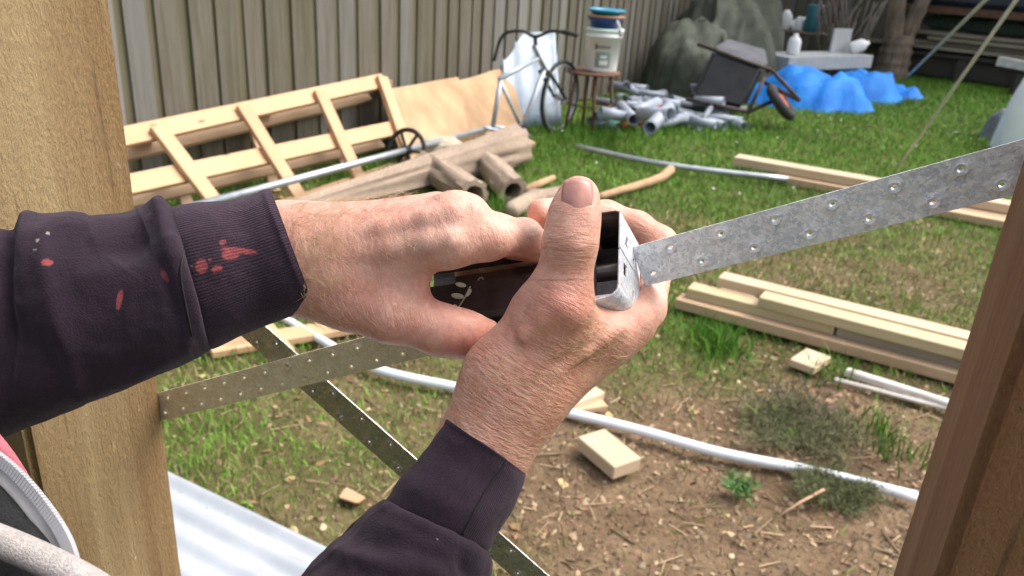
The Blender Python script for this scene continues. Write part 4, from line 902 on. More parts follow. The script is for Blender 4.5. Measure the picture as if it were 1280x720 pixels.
# --- strap tensioner held between the hands
def camv(r_, dn, fw): return Vector(cR * r_ - cU * dn + cF * fw)
TU = camv(13.5, 15.3, 27.0).normalized(); TV = camv(-3.6, 40.5, -21.1); TV = (TV - TU * TV.dot(TU)).normalized(); TNn = TU.cross(TV)
if TNn.dot(sd1) < 0: TNn = -TNn
T0 = P(775, 265, .456)
TM = Matrix((TU, TV, TNn)).transposed().to_4x4(); TM.translation = T0                   # u across, v down, n towards the strap, in metres
ten = thing('strap_tensioner', T0, 'galvanised and black steel strap tensioner gripped between both hands', 'tensioner')
DARKST = plain('black_steel', (.014, .012, .012), (.085, .075, .075), 45, .36, .5, bump=.35, bdist=.0010, bscale=160)
def cells(name, us, vs_, skip, mat, n0, th, parent=ten):
    """flat plate on a grid with cells left out as holes"""
    idx = {}; V, F = [], []
    def q(i, j):
        if (i, j) not in idx: idx[i, j] = len(V); V.append(TM @ Vector((us[i] / 1000, vs_[j] / 1000, n0 / 1000)))
        return idx[i, j]
    for i in range(len(us) - 1):
        for j in range(len(vs_) - 1):
            if (i, j) not in skip: F.append((q(i, j), q(i + 1, j), q(i + 1, j + 1), q(i, j + 1)))
    o = mesh(name, V, F, mat, parent, smooth=False); s = o.modifiers.new('thick', 'SOLIDIFY'); s.thickness = th / 1000; s.offset = 0; b = o.modifiers.new('bev', 'BEVEL'); b.width = .0003; b.segments = 2
    return o
end = cells('end_plate', [0, 10, 14.5, 25, 28, 40], [0, 11, 15, 16, 20, 23.4], {(1, 1), (3, 3)}, ZBRACK, 0, 1.3)
cells('end_plate', [0, 7, 13.5, 25, 28, 40], [24.4, 29, 36.5, 37.5, 41.5, 47], {(1, 1), (3, 3)}, ZBRACK, 0, 1.3)
cells('end_plate_web', [26, 40], [23.4, 24.4], set(), ZBRACK, 0, 1.3)
ring('burr', .0028, .0007, TM @ Matrix.Translation((.011, .013, .0006)), ZBRACK, ten, 14, 6)
def flange(name, prof, n0, n1, mat, th=1.3, seg=8):
    """sheet folded along n: profile in (u, v)"""
    V, F = [], []; m = len(prof)
    for k in range(seg + 1):
        for (u, v) in prof: V.append(TM @ Vector((u / 1000, v / 1000, (n0 + (n1 - n0) * k / seg) / 1000)))
    for k in range(seg):
        for j in range(m - 1): a = k * m + j; F.append((a, a + 1, a + m + 1, a + m))
    o = mesh(name, V, F, mat, ten); s = o.modifiers.new('thick', 'SOLIDIFY'); s.thickness = th / 1000; s.offset = 0; e = o.modifiers.new('e', 'EDGE_SPLIT'); e.split_angle = math.radians(50); return o
def arc(cx, cy, r_, a0, a1, n=6): return [(cx + r_ * math.cos(math.radians(a)), cy + r_ * math.sin(math.radians(a))) for a in np.linspace(a0, a1, n)]
def fold(name, prof, u0, u1, mat, th=1.3):
    """sheet folded along u: profile in (v, n)"""
    V, F = [], []; m = len(prof)
    for u in (u0, (u0 + u1) / 2, u1):
        for (v, n_) in prof: V.append(TM @ Vector((u / 1000, v / 1000, n_ / 1000)))
    for k in range(2):
        for j in range(m - 1): a = k * m + j; F.append((a, a + 1, a + m + 1, a + m))
    o = mesh(name, V, F, mat, ten); s = o.modifiers.new('thick', 'SOLIDIFY'); s.thickness = th / 1000; s.offset = 0; return o
fold('bottom_flange', arc(45, -7, 7, 90, 20, 2)[:0] + [(46.8, -.1)] + arc(46.5, -7, 7, 80, 10, 7) + [(54.5, -14), (55.5, -26)], .0, 39.8, ZBRACK, 1.3)
fold('top_flange', [(-.1, -.3), (-1.2, -3), (-1.5, -12), (-1, -42)], .4, 39.8, DARKST, 1.3)
flange('back_channel', [(39, -2)] + arc(36, 3, 4, -45, 0, 3) + [(40.5, 8), (40.5, 42)] + arc(36, 46, 4.5, 0, 60, 3), -1.5, -142, DARKST)
flange('inner_arm', [(9, 27), (9, 34), (11, 47), (16, 48.5)], -16, -128, DARKST)
flange('inner_arm', [(7, 2), (7, 14), (12, 16)], -14, -128, DARKST)
flange('inner_plate', [(14, 19), (14.2, 33)], -34, -110, plain('brown_black_steel', (.020, .014, .012), (.05, .036, .03), 40, .45, .2, bump=.3, bdist=.0006, bscale=200))
flange('galvanised_liner', [(39.3, 22)] + [(39.2, 30), (38.6, 40)] + arc(32, 41, 6.8, 0, 80, 6) + [(20, 49), (4, 50.5)], -2, -34, ZBRACK, 1.2)
for (v_, n_) in ((23, -52), (29, -70), (24, -92), (28, -104)): ring('punched_hole', .0016, .0006, TM @ Matrix.Translation((.0133, v_ / 1000, n_ / 1000)) @ Matrix.Rotation(math.pi / 2, 4, 'Y'), ZBRACK, ten, 10, 5)
tube('clamp_bolt', [TM @ Vector((.003, .0235, -.030)), TM @ Vector((.034, .0235, -.030))], .0035, STEEL, ten, 10)
tube('tension_screw', [TM @ Vector((.022, .024, -.004)), TM @ Vector((.022, .024, -.128))], .0038, plain('dull_screw', (.09, .085, .08), (.2, .19, .18), 40, .4, .7), ten, 10)

# a sprig of small pale leaves caught in the open side of the tensioner
lfs = thing('leaf_sprig', P(578, 384, .482), 'tiny pale leaf sprig caught inside the tensioner between the hands', 'sprig')
LEAFM = plain('pale_leaf', (.42, .45, .30), (.6, .62, .46), 60, .6)
tube('stem', [P(*q) for q in ((566, 392, .4855), (574, 383, .484), (581, 372, .483), (588, 358, .4835))], .0005, LEAFM, lfs, 5)
for (x, y, an, L) in ((576, 356, .2, .0034), (572, 370, .15, .0040), (565, 385, -.6, .0034), (586, 366, -1.0, .0028)):
    c = P(x, y, .4825); du = Vector(cR) * math.cos(an) + Vector(cU) * -math.sin(an); dv = Vector(cR) * math.sin(an) + Vector(cU) * math.cos(an)
    vs = [c + du * L * math.cos(a) + dv * L * .42 * math.sin(a) for a in np.linspace(0, 2 * math.pi, 11)[:-1]] + [c - Vector(cF) * .0005]
    mesh('leaf', vs, [(i, (i + 1) % 10, 10) for i in range(10)], LEAFM, lfs)
# ================================================================== the person
def cone(a, b, ra, rb, k): return ('c', np.array(P(*a)), np.array(P(*b)), ra / 1000, rb / 1000, k / 1000)
def chain(pts, k):
    return [cone(p[:3], q[:3], p[3], q[3], k) for p, q in zip(pts[:-1], pts[1:])]
def groove(a, b, r_, k=2): return ('s', np.array(P(*a)), np.array(P(*b)), r_ / 1000, r_ / 1000, k / 1000)
def vein(pts, r_, k=3): return [cone(p, q, r_, r_, k) for p, q in zip(pts[:-1], pts[1:])]

# left hand: back to the camera, thumb below, fingers curling away round the tensioner
LH = []
LH += [cone((180, 372, .462), (372, 343, .457), 22, 19, 22), cone((170, 352, .466), (352, 292, .465), 21, 18, 22)]
LH += [cone((352, 318, .46), (410, 318, .455), 21, 19, 20)]
LH += [cone((395, 302, .455), (570, 271, .440), 15, 12.5, 16), cone((395, 292, .468), (546, 266, .462), 14, 11.5, 16), cone((390, 300, .48), (515, 276, .488), 14, 11, 16), cone((400, 330, .452), (560, 304, .436), 15, 13.5, 16)]
LH += [cone((430, 345, .452), (505, 346, .448), 15, 12, 16), cone((480, 318, .465), (540, 300, .462), 15, 12, 16)]
LH += [cone((385, 350, .458), (488, 392, .447), 19, 15.5, 16), cone((440, 372, .455), (505, 378, .452), 15, 11, 14)]
LH += chain([(488, 392, .447, 15.5), (553, 413, .452, 13.8), (582, 418, .458, 12.6), (606, 419, .466, 10)], 7)
LH += chain([(560, 304, .436, 13.0), (610, 299, .444, 10.0), (655, 296, .457, 9.8), (668, 306, .478, 9.2), (655, 322, .500, 8.0)], 6)
LH += [cone((568, 268, .438), (588, 268, .438), 11.5, 10.5, 8)]
LH += chain([(572, 272, .442, 12.0), (625, 292, .462, 10.5), (646, 308, .492, 9.6), (640, 330, .520, 8.4)], 5)
LH += chain([(548, 268, .465, 11.5), (598, 292, .488, 10), (622, 318, .512, 9.2), (612, 345, .533, 8.0)], 5)
LH += chain([(515, 278, .490, 10.5), (558, 305, .510, 9), (585, 330, .528, 8.2), (580, 352, .545, 7.2)], 5)
# tendons, veins and knuckles
LH += vein([(425, 300, 0.4384), (480, 288, 0.4334), (535, 274, 0.4284), (566, 266, 0.4274)], 2.6, 8) + vein([(425, 318, 0.4369), (490, 311, 0.4307), (535, 304, 0.4254), (562, 299, 0.4234)], 2.6, 8) + vein([(420, 282, 0.4489), (470, 274, 0.4459), (530, 260, 0.4479)], 2.4, 8)
LH += vein([(400, 312, 0.4409), (430, 298, 0.4377), (462, 290, 0.4339), (492, 299, 0.4321), (524, 286, 0.4299)], 1.7, 4) + vein([(440, 335, 0.4387), (462, 322, 0.4359), (474, 304, 0.4335), (500, 290, 0.4321)], 1.6, 4) + vein([(380, 286, 0.4479), (420, 276, 0.4449), (460, 268, 0.4439), (505, 262, 0.4409)], 1.7, 4)
LH += [cone((572, 296, .438), (608, 296, .443), 11.5, 10.5, 9)]
# right hand: thumb up with its nail to the camera, fingers wrapped behind the bracket
RH = []
RH += [cone((545, 645, .425), (632, 474, .432), 19, 21, 22), cone((578, 655, .425), (652, 502, .437), 17.5, 18.5, 22)]
RH += [cone((640, 470, .434), (690, 398, .428), 22, 20.5, 18), cone((648, 500, .440), (790, 404, .462), 19.5, 11.5, 18), cone((655, 480, .452), (770, 415, .470), 18, 13, 18), cone((640, 470, .455), (740, 430, .49), 18, 14, 18)]
RH += [cone((688, 402, .434), (758, 414, .449), 17, 11, 14)]
RH += chain([(688, 395, .426, 20), (699, 372, .420, 16.8), (707, 340, .416, 12.2), (713, 303, .412, 12.9), (718, 270, .413, 11.9), (723, 246, .417, 10.9)], 8)
RH += chain([(797, 402, .468, 11.5), (808, 386, .478, 11.2), (820, 335, .496, 10.2), (825, 304, .503, 10.4), (796, 284, .510, 9.8), (758, 270, .512, 9.6), (712, 266, .505, 8.6)], 4.5)
RH += chain([(778, 408, .474, 12), (800, 330, .512, 10.4), (802, 298, .528, 10.4), (742, 268, .528, 9.6), (700, 264, .514, 9.0), (676, 266, .506, 8.8)], 3)
RH += chain([(755, 420, .490, 11.5), (785, 345, .535, 10), (780, 318, .548, 9.8), (738, 284, .545, 9.2), (705, 277, .524, 8.6), (690, 279, .515, 8.4)], 2)
RH += chain([(735, 430, .500, 11), (765, 372, .545, 9), (755, 345, .556, 8.6), (722, 322, .550, 8), (705, 318, .54, 7.5)], 2)
RH += [cone((700, 382, .4075), (712, 392, .4085), 5.5, 5, 9)]
RH += vein([(640, 520, .4180), (690, 464, .4168), (728, 440, .4262), (775, 410, .4400)], 2.3, 6) + vein([(655, 470, .4110), (690, 440, .4120), (712, 428, .4180), (745, 418, .4305)], 1.6, 4) + vein([(630, 500, .4120), (655, 480, .4120), (676, 480, .4160), (700, 470, .4210)], 1.5, 4) + vein([(655, 420, .4085), (680, 398, .4065), (700, 384, .4055)], 2.2, 7)
RH += [groove((738, 378, .4165), (760, 393, .4250), 1.0, 3)]
LV, LF = sdf_mesh(LH, .00105); RV, RF = sdf_mesh(RH, .00105)
# the rest of the body, hidden by clothes or out of the picture
def wc_(a, b, ra, rb, k=.05): return ('c', np.array(a, float), np.array(b, float), ra, rb, k)
Lel, Rel = np.array(P(-190, 420, .46)), np.array(P(360, 930, .36)); Lsh, Rsh = np.array((-.66, .06, 1.36)), np.array((-.30, -.12, 1.34)); hip = np.array((-.52, -.16, .92)); chest = np.array((-.49, -.04, 1.24)); neck = np.array((-.46, -.02, 1.46)); head = np.array((-.43, .03, 1.62))
BD_ = [wc_(P(180, 362, .462), Lel, .022, .034), wc_(P(560, 650, .425), Rel, .019, .034), wc_(Lel, Lsh, .040, .055), wc_(Rel, Rsh, .040, .055), wc_(hip, chest, .13, .14, .08), wc_(Lsh, Rsh, .06, .06, .08), wc_(chest, neck, .09, .055, .06), wc_(neck, head, .052, .07, .03)]
I3 = np.eye(3)
BD_ += [('e', head + np.array((0, -.005, .025)), (.078, .098, .105), I3, .03), ('e', head + np.array((0, .05, -.055)), (.05, .05, .045), I3, .03), wc_(head + np.array((0, .09, .01)), head + np.array((0, .115, -.02)), .010, .014, .012), ('e', head + np.array((.08, -.01, -.005)), (.012, .022, .032), I3, .008), ('e', head + np.array((-.08, -.01, -.005)), (.012, .022, .032), I3, .008), wc_(head + np.array((-.02, .098, -.055)), head + np.array((.02, .098, -.055)), .007, .007, .006)]
kneeL, kneeR = hip + np.array((-.10, .06, -.44)), hip + np.array((.12, .08, -.44)); ankL, ankR = np.array((-.63, -.14, .08)), np.array((-.38, -.10, .08))
BD_ += [wc_(hip + np.array((-.08, 0, -.04)), kneeL, .085, .058), wc_(hip + np.array((.08, 0, -.04)), kneeR, .085, .058), wc_(kneeL, ankL, .055, .038), wc_(kneeR, ankR, .055, .038), wc_(ankL + np.array((0, 0, -.03)), ankL + np.array((0, .17, -.045)), .042, .034), wc_(ankR + np.array((0, 0, -.03)), ankR + np.array((0, .17, -.045)), .042, .034)]
BV, BF = sdf_mesh(BD_, .011)
def skin_mat():
    t = NT('skin'); a = t.n('ShaderNodeAttribute', attribute_name='col'); v = t.coords(rnd=False)
    m1 = t.noise(v, 70, 5, .7); m2 = t.noise(v, 300, 4, .7)
    c = t.mix(a.outputs['Color'], t.ramp(m1, [(0.3, (.84, .60, .55)), (0.7, (1.10, 1.12, 1.11))]), .75, 'MULTIPLY')
    c = t.mix(c, t.ramp(m2, [(0.3, (.82, .76, .74)), (0.7, (1.1, 1.1, 1.1))]), .7, 'MULTIPLY')
    sp = t.ramp(t.noise(v, 130, 2, .4), [(0.70, (0, 0, 0)), (0.76, (1, 1, 1))]); sm = t.n('ShaderNodeMath', operation='MULTIPLY'); t.l(sp, sm.inputs[0]); sm.inputs[1].default_value = .14; c = t.mix(c, (.26, .115, .07), sm.outputs[0])
    vo = t.n('ShaderNodeTexVoronoi', feature='DISTANCE_TO_EDGE'); vo.inputs['Scale'].default_value = 620; nv = t.n('ShaderNodeVectorMath', operation='MULTIPLY_ADD'); t.l(t.noise(v, 260, 3), nv.inputs[0]); nv.inputs[1].default_value = (.003,) * 3; t.l(v, nv.inputs[2]); t.l(nv.outputs[0], vo.inputs['Vector'])
    cell = t.ramp(vo.outputs['Distance'], [(0.0, (0, 0, 0)), (0.16, (1, 1, 1))])
    wr = t.n('ShaderNodeAttribute', attribute_name='wrinkle')
    wa = t.noise(wr.outputs['Vector'], 1.0, 4, .6, .3)
    n1 = t.bump(cell, .22, .00035); n2 = t.bump(t.noise(v, 170, 5, .7), .35, .0011, n1); wm_ = t.n('ShaderNodeAttribute', attribute_name='crease'); wx = t.n('ShaderNodeMath', operation='MULTIPLY'); t.l(wa, wx.inputs[0]); t.l(wm_.outputs['Fac'], wx.inputs[1]); n3 = t.bump(wx.outputs[0], .9, .0018, n2)
    m = t.done(c, .47, n3); b = t.b.inputs
    b['Subsurface Weight'].default_value = .16; b['Subsurface Radius'].default_value = (1.0, .36, .2); b['Subsurface Scale'].default_value = .0045; b['Specular IOR Level'].default_value = .42
    return m
SKIN = skin_mat()
allv = np.concatenate([LV, RV, BV]); allf = np.concatenate([LF, RF + len(LV), BF + len(LV) + len(RV)])
person = thing('person', Vector((-.5, -.12, 0)), 'person in a dark paint spotted hoodie reaching both hands to the strap tensioner', 'person')
body = mesh('body', allv, allf, SKIN, person, recentre=False)
# skin tone: a pale base with real redness over knuckles, thumb and finger ends; near-black tints paint shade on the left index
colv = np.tile(np.array([.655, .405, .315]), (len(allv), 1))
def blush_or_shade(p, rad, c, amt):
    d = np.linalg.norm(allv - np.array(P(*p)), axis=1); w = (amt * np.exp(-(d / rad) ** 2))[:, None]; colv[:] = colv * (1 - w) + np.array(c) * w
REDC, PALE = (.62, .25, .20), (.74, .51, .43)
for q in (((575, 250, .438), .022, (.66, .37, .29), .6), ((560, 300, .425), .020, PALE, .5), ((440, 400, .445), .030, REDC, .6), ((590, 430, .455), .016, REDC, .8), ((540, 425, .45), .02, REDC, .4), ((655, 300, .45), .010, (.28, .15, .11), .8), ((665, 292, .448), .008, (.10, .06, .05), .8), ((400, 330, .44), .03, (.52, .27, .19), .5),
          ((700, 385, .405), .017, REDC, .85), ((710, 305, .40), .012, (.60, .30, .22), .6), ((722, 240, .405), .012, (.60, .30, .23), .6), ((668, 265, .50), .012, (.60, .29, .22), .7), ((735, 440, .425), .030, (.47, .255, .165), .65), ((690, 470, .42), .035, (.50, .25, .175), .6), ((650, 520, .42), .035, (.52, .27, .19), .5), ((800, 400, .45), .014, (.58, .30, .22), .6), ((800, 290, .50), .02, (.56, .27, .19), .7), ((640, 430, .42), .02, (.55, .28, .20), .5), ((545, 360, .46), .018, REDC, .6)): blush_or_shade(*q)
colattr(body, np.clip(colv, 0, 1))
# wrinkle space: coordinates squeezed along the local limb so that creases run across it
wv = np.zeros((len(allv), 3)); nL, nR = len(LV), len(RV)
camx = (allv - cC) @ cR; camy = -((allv - cC) @ cU); camz = (allv - cC) @ cF
ax1, ay1 = np.array([.97, -.25]), np.array([.25, .97])          # left hand: along, across
def sq(sel, al, ac, fa_, fc): u = camx[sel] * al[0] + camy[sel] * al[1]; w_ = camx[sel] * ac[0] + camy[sel] * ac[1]; wv[sel] = np.stack([u * fa_, w_ * fc, camz[sel] * fc], 1)
sl = np.arange(len(allv)); L_ = sl < nL; R_ = (sl >= nL) & (sl < nL + nR)
sq(L_, ax1, ay1, 330, 110); sq(R_, np.array([.5, -.86]), np.array([.86, .5]), 520, 120); thm = R_ & (camy / camz * FPX + 360 < 350) & (camx / camz * FPX + 640 < 752) & (camz < .45); sq(thm, np.array([0, 1.0]), np.array([1.0, 0]), 420, 90)
at = body.data.attributes.new('wrinkle', 'FLOAT_VECTOR', 'POINT'); at.data.foreach_set('vector', wv.ravel())

crs = np.full(len(allv), .30)
for (p, rad, amt) in (((635, 505, .415), .034, 1.5), ((690, 465, .415), .030, 1.1), ((600, 450, .425), .02, .6), ((711, 308, .398), .012, 1.3), ((702, 372, .405), .014, .9), ((740, 430, .425), .03, .8), ((800, 290, .50), .015, .6), ((512, 385, .437), .016, 1.0), ((420, 390, .44), .03, .5), ((360, 330, .44), .03, .55), ((610, 290, .43), .016, .6), ((560, 255, .435), .014, .6), ((550, 300, .425), .014, .5)):
    crs = np.maximum(crs, amt * np.exp(-(np.linalg.norm(allv - np.array(P(*p)), axis=1) / rad) ** 2))
at = body.data.attributes.new('crease', 'FLOAT', 'POINT'); at.data.foreach_set('value', crs)
# nails
NAIL = plain('fingernail_surface', (.47, .215, .18), (.56, .28, .235), 180, .3, stretch=(1, .2, 1), bump=.15, bdist=.0004)
def nail(c, up, side, nrm, w, l, name='fingernail'):
    vs, fs = [], []; N_, M_ = 11, 9
    for i in range(N_):
        for j in range(M_):
            u = (i / (N_ - 1)) * 2 - 1; v = (j / (M_ - 1)) * 2 - 1
            ww = w * (1 - .10 * max(0, v) ** 2 - .22 * max(0, -v) ** 3); x = u * ww; y = v * l * (1 - (.10 if v > 0 else .18) * u * u)
            vs.append(c + side * x + up * y + nrm * (-.0034 * (u * u) - .0010 * v * v))
    for i in range(N_ - 1):
        for j in range(M_ - 1): a = i * M_ + j; fs.append((a, a + M_, a + M_ + 1, a + 1))
    o = mesh(name, vs, fs, NAIL, person); s = o.modifiers.new('t', 'SOLIDIFY'); s.thickness = .0007; return o
tdn = camv(.06, -1, .17).normalized(); tn = camv(-.03, -.08, -1).normalized(); ts_ = tdn.cross(tn).normalized()
nail(P(722, 243.5, .3999), tdn, ts_, tn, .0080, .0090)
# ------------------------------------------------------------------ clothes
def cloth_mat(name, c1, c2, rib=None):
    t = NT(name); v = t.coords(rnd=False); big = t.noise(v, 16, 4); fine = t.noise(v, 900, 3, .7); f2 = t.noise(v, 220, 4, .7)
    c = t.ramp(big, [(0.3, c1), (0.7, c2)]); c = t.mix(c, t.ramp(fine, [(0.3, (.6, .6, .6)), (0.7, (1.35, 1.3, 1.3))]), .55, 'MULTIPLY'); c = t.mix(c, t.ramp(f2, [(0.35, (.8, .8, .8)), (0.7, (1.15, 1.12, 1.12))]), .6, 'MULTIPLY')
    a = t.n('ShaderNodeAttribute', attribute_name='col'); c = t.mix(c, a.outputs['Color'], a.outputs['Alpha'])
    n1 = t.bump(fine, .9, .0007); n1 = t.bump(f2, .3, .0008, n1)
    if rib:
        w = t.n('ShaderNodeAttribute', attribute_name='rib'); mt = t.n('ShaderNodeMath', operation='SINE'); t.l(w.outputs['Fac'], mt.inputs[0]); n1 = t.bump(mt.outputs[0], .35, .0004, n1)
    m = t.done(c, .92, n1); t.b.inputs['Sheen Weight'].default_value = .12; t.b.inputs['Sheen Roughness'].default_value = .5; t.b.inputs['Specular IOR Level'].default_value = .2
    t.b.inputs['Sheen Tint'].default_value = (.75, .62, .72, 1)
    return m
HOOD = cloth_mat('dark_purple_fleece', (.016, .0095, .0165), (.032, .020, .032)); CUFF = cloth_mat('dark_purple_rib_knit', (.023, .0142, .0235), (.043, .027, .041), True)
def sleeve(name, rings, nr, ns, mat, parent, folds=(), noise=.0, paint=(), thick=.0022, ribs=0, wave=0.0):
    """rings: (top px, bottom px, depth, half thickness along the view axis) lofted into a tube of cloth"""
    arr = np.array([[*r_[0], *r_[1], r_[2], r_[3]] for r_ in rings], float); sp = np.array(spline(arr, nr)); V = np.zeros((nr, ns, 3)); uvp = np.zeros((nr, ns, 2)); rib = np.zeros((nr, ns))
    for i, q in enumerate(sp):
        a, b = np.array(P(q[0], q[1], q[4])), np.array(P(q[2], q[3], q[4])); c = (a + b) / 2; e = (a - b) / 2; dv = c - cC; dv /= np.linalg.norm(dv)
        for k in range(ns):
            w = 2 * math.pi * k / ns; V[i, k] = c + e * math.copysign(abs(math.cos(w)) ** .92, math.cos(w)) - dv * q[5] * math.copysign(abs(math.sin(w)) ** .92, math.sin(w)); rib[i, k] = k / ns * 2 * math.pi * ribs
    # normals from the grid
    du = np.gradient(V, axis=0); dw = np.roll(V, -1, 1) - np.roll(V, 1, 1); nm = np.cross(du, dw); nm /= np.linalg.norm(nm, axis=-1, keepdims=True) + 1e-9
    cen = V.mean(1, keepdims=True); sgn = np.sign((nm * (V - cen)).sum(-1, keepdims=True)); nm *= sgn
    rel = V - cC; zz = rel @ cF; PX = 640 + FPX * (rel @ cR) / zz; PY = 360 - FPX * (rel @ cU) / zz; front = (nm @ (-cF)) > -.2
    disp = np.zeros((nr, ns))
    if noise: disp += noise * fbm(V * np.array([26.0] * 3), 4) + noise * .5 * fbm(V * np.array([70.0] * 3) + 9, 3) + noise * .28 * np.clip(1 - np.abs(fbm(V * np.array([38.0] * 3) + 3, 3)) * 5, 0, 1)
    for (x0, y0, x1, y1, wd_, am) in folds:           # ridge along a segment in the cloth
        ab = np.array([x1 - x0, y1 - y0]); t_ = np.clip(((PX - x0) * ab[0] + (PY - y0) * ab[1]) / (ab @ ab), 0, 1); d = np.hypot(PX - x0 - t_ * ab[0], PY - y0 - t_ * ab[1]); disp += np.where(front, am * np.exp(-(d / wd_) ** 2) * np.sin(np.clip(.15 + t_ * .85, 0, 1) * math.pi) ** .5, 0)
    V += nm * disp[..., None]
    idx = np.arange(nr * ns).reshape(nr, ns); F = np.stack([idx[:-1], idx[1:], np.roll(idx, -1, 1)[1:], np.roll(idx, -1, 1)[:-1]], -1).reshape(-1, 4)
    o = mesh(name, V.reshape(-1, 3), F, mat, parent, recentre=False)
    bm = bmesh.new(); bm.from_mesh(o.data); bmesh.ops.recalc_face_normals(bm, faces=bm.faces); bm.to_mesh(o.data); bm.free()
    cols = np.zeros((nr, ns, 4))
    wob = fbm(V * 320, 3) * 3.2
    for (x, y, rx, ry, an, c) in paint:
        u = (PX - x) * math.cos(an) + (PY - y) * math.sin(an); w_ = -(PX - x) * math.sin(an) + (PY - y) * math.cos(an); d = np.hypot(u / rx, w_ / ry) + wob / max(4, min(rx, ry) * 3); m_ = np.clip((1.1 - d) * 4, 0, 1) * front * (.72 + .28 * fbm(V * 700, 2)); cols[..., :3] = np.where((m_ > cols[..., 3])[..., None], np.array(c), cols[..., :3]); cols[..., 3] = np.maximum(cols[..., 3], m_)
    at = o.data.attributes.new('col', 'FLOAT_COLOR', 'POINT'); at.data.foreach_set('color', cols.ravel()); rb = o.data.attributes.new('rib', 'FLOAT', 'POINT'); rb.data.foreach_set('value', rib.ravel())
    s = o.modifiers.new('thick', 'SOLIDIFY'); s.thickness = thick; s.offset = -1 if True else 0
    return o
PNT = (.34, .075, .075)
hood = thing('hoodie_holder', Vector((0, 0, 0)), None, None) if False else None
lsl = sleeve('hoodie_sleeve', [((214, 256), (262, 438), .452, .039), ((196, 246), (246, 447), .450, .045), ((160, 262), (212, 462), .449, .047), ((118, 268), (150, 484), .448, .049), ((70, 270), (98, 508), .447, .051), ((30, 268), (58, 524), .446, .053), ((18, 288), (30, 534), .446, .050), ((-20, 283), (-10, 552), .446, .052), ((-110, 280), (-90, 580), .448, .056), ((-220, 300), (-190, 600), .455, .058)], 300, 280, HOOD, person,
             folds=((196, 252, 240, 446, 9, .0032), (34, 272, 20, 400, 9, .0035), (48, 300, 96, 500, 16, .004), (120, 310, 180, 290, 26, -.005), (190, 275, 150, 330, 22, -.0035), (100, 495, 240, 440, 9, .0035), (120, 515, 255, 452, 7, -.003), (20, 420, 90, 480, 25, -.004), (60, 285, 110, 270, 14, .003), (215, 300, 260, 440, 7, .003), (205, 330, 235, 430, 10, -.003), (12, 300, 10, 520, 8, -.005)), noise=.0016,
             paint=((62, 331, 7, 4.2, -.1, PNT), (149, 376, 4, 13, .2, PNT), (206, 345, 4, 10, -.5, (.16, .04, .045)), (50, 305, 3, 2, 0, (.3, .28, .26)), (47, 316, 2.5, 1.6, 0, (.3, .28, .26)), (62, 297, 2.2, 1.5, 0, (.3, .28, .26))))
lcf = sleeve('cuff', [((338, 236), (392, 380), .456, .033), ((320, 241), (376, 390), .456, .0335), ((285, 249), (330, 408), .455, .034), ((245, 255), (290, 425), .453, .035), ((220, 258), (266, 436), .452, .036), ((205, 262), (250, 436), .452, .034)], 240, 300, CUFF, lsl, folds=((330, 240, 385, 380, 5, .0012), (300, 260, 330, 400, 18, -.0015), (250, 270, 290, 420, 20, .0012)), noise=.0010,
             paint=((279, 303, 5, 3.5, -.6, PNT), (298, 313, 23, 4.5, .08, PNT), (288, 318, 11, 7.5, -.2, PNT), (252, 333, 8, 9, .3, PNT), (272, 336, 7, 4.5, -.2, PNT), (240, 333, 1.5, 1.5, 0, (.3, .25, .25)), (263, 325, 2, 2, 0, PNT)), ribs=150)
rsl = sleeve('hoodie_sleeve', [((483, 628), (612, 690), .424, .038), ((462, 636), (616, 704), .421, .043), ((424, 670), (612, 730), .416, .048), ((388, 708), (602, 780), .410, .052), ((350, 760), (580, 850), .402, .056), ((300, 830), (540, 930), .39, .058), ((240, 900), (480, 1010), .375, .058)], 240, 240, HOOD, person,
             folds=((480, 632, 612, 694, 7, .0025), (440, 665, 610, 722, 16, -.003), (500, 690, 560, 720, 14, .003), (420, 690, 520, 716, 12, .003), (580, 700, 600, 740, 10, -.003)), noise=.0022, paint=((547, 674, 1.0, .7, 0, (.4, .36, .36)), (502, 702, .8, .6, 0, (.3, .26, .26))))
rcf = sleeve('cuff', [((559, 524), (657, 592), .430, .032), ((548, 538), (653, 608), .429, .0325), ((522, 572), (640, 638), .427, .0335), ((498, 604), (622, 668), .425, .0345), ((484, 624), (611, 688), .424, .0345), ((478, 636), (602, 694), .423, .032)], 220, 260, CUFF, rsl, folds=((559, 526, 655, 586, 5, .0012), (540, 560, 640, 620, 22, -.0012), (500, 600, 620, 662, 16, .001)), noise=.0010, ribs=150)
THREAD = plain('black_thread', (.008, .008, .009), (.016, .015, .016), 9, .8)
def onto(o, pts, lift=.0006):
    """project picture points on to a cloth part so that a seam lies on it"""
    from mathutils.bvhtree import BVHTree
    me = o.data; bv = BVHTree.FromPolygons([v.co for v in me.vertices], [p.vertices for p in me.polygons]); out = []
    for x, y in pts:
        h = bv.ray_cast(Vector(cC), Vector(ray(x, y)).normalized())
        if h[0] is not None: out.append(h[0] - Vector(ray(x, y)).normalized() * lift)
    return out
for o, pts in ((rcf, [(640, 565), (628, 585), (612, 606), (598, 630), (588, 650), (578, 668)]), (lsl, [(232, 305), (226, 340), (232, 380), (240, 420)])):
    q = onto(o, [tuple(p) for p in spline([np.array(p, float) for p in pts], 26)])
    if len(q) > 4: tube('seam', q, .0005, THREAD, o, 5)

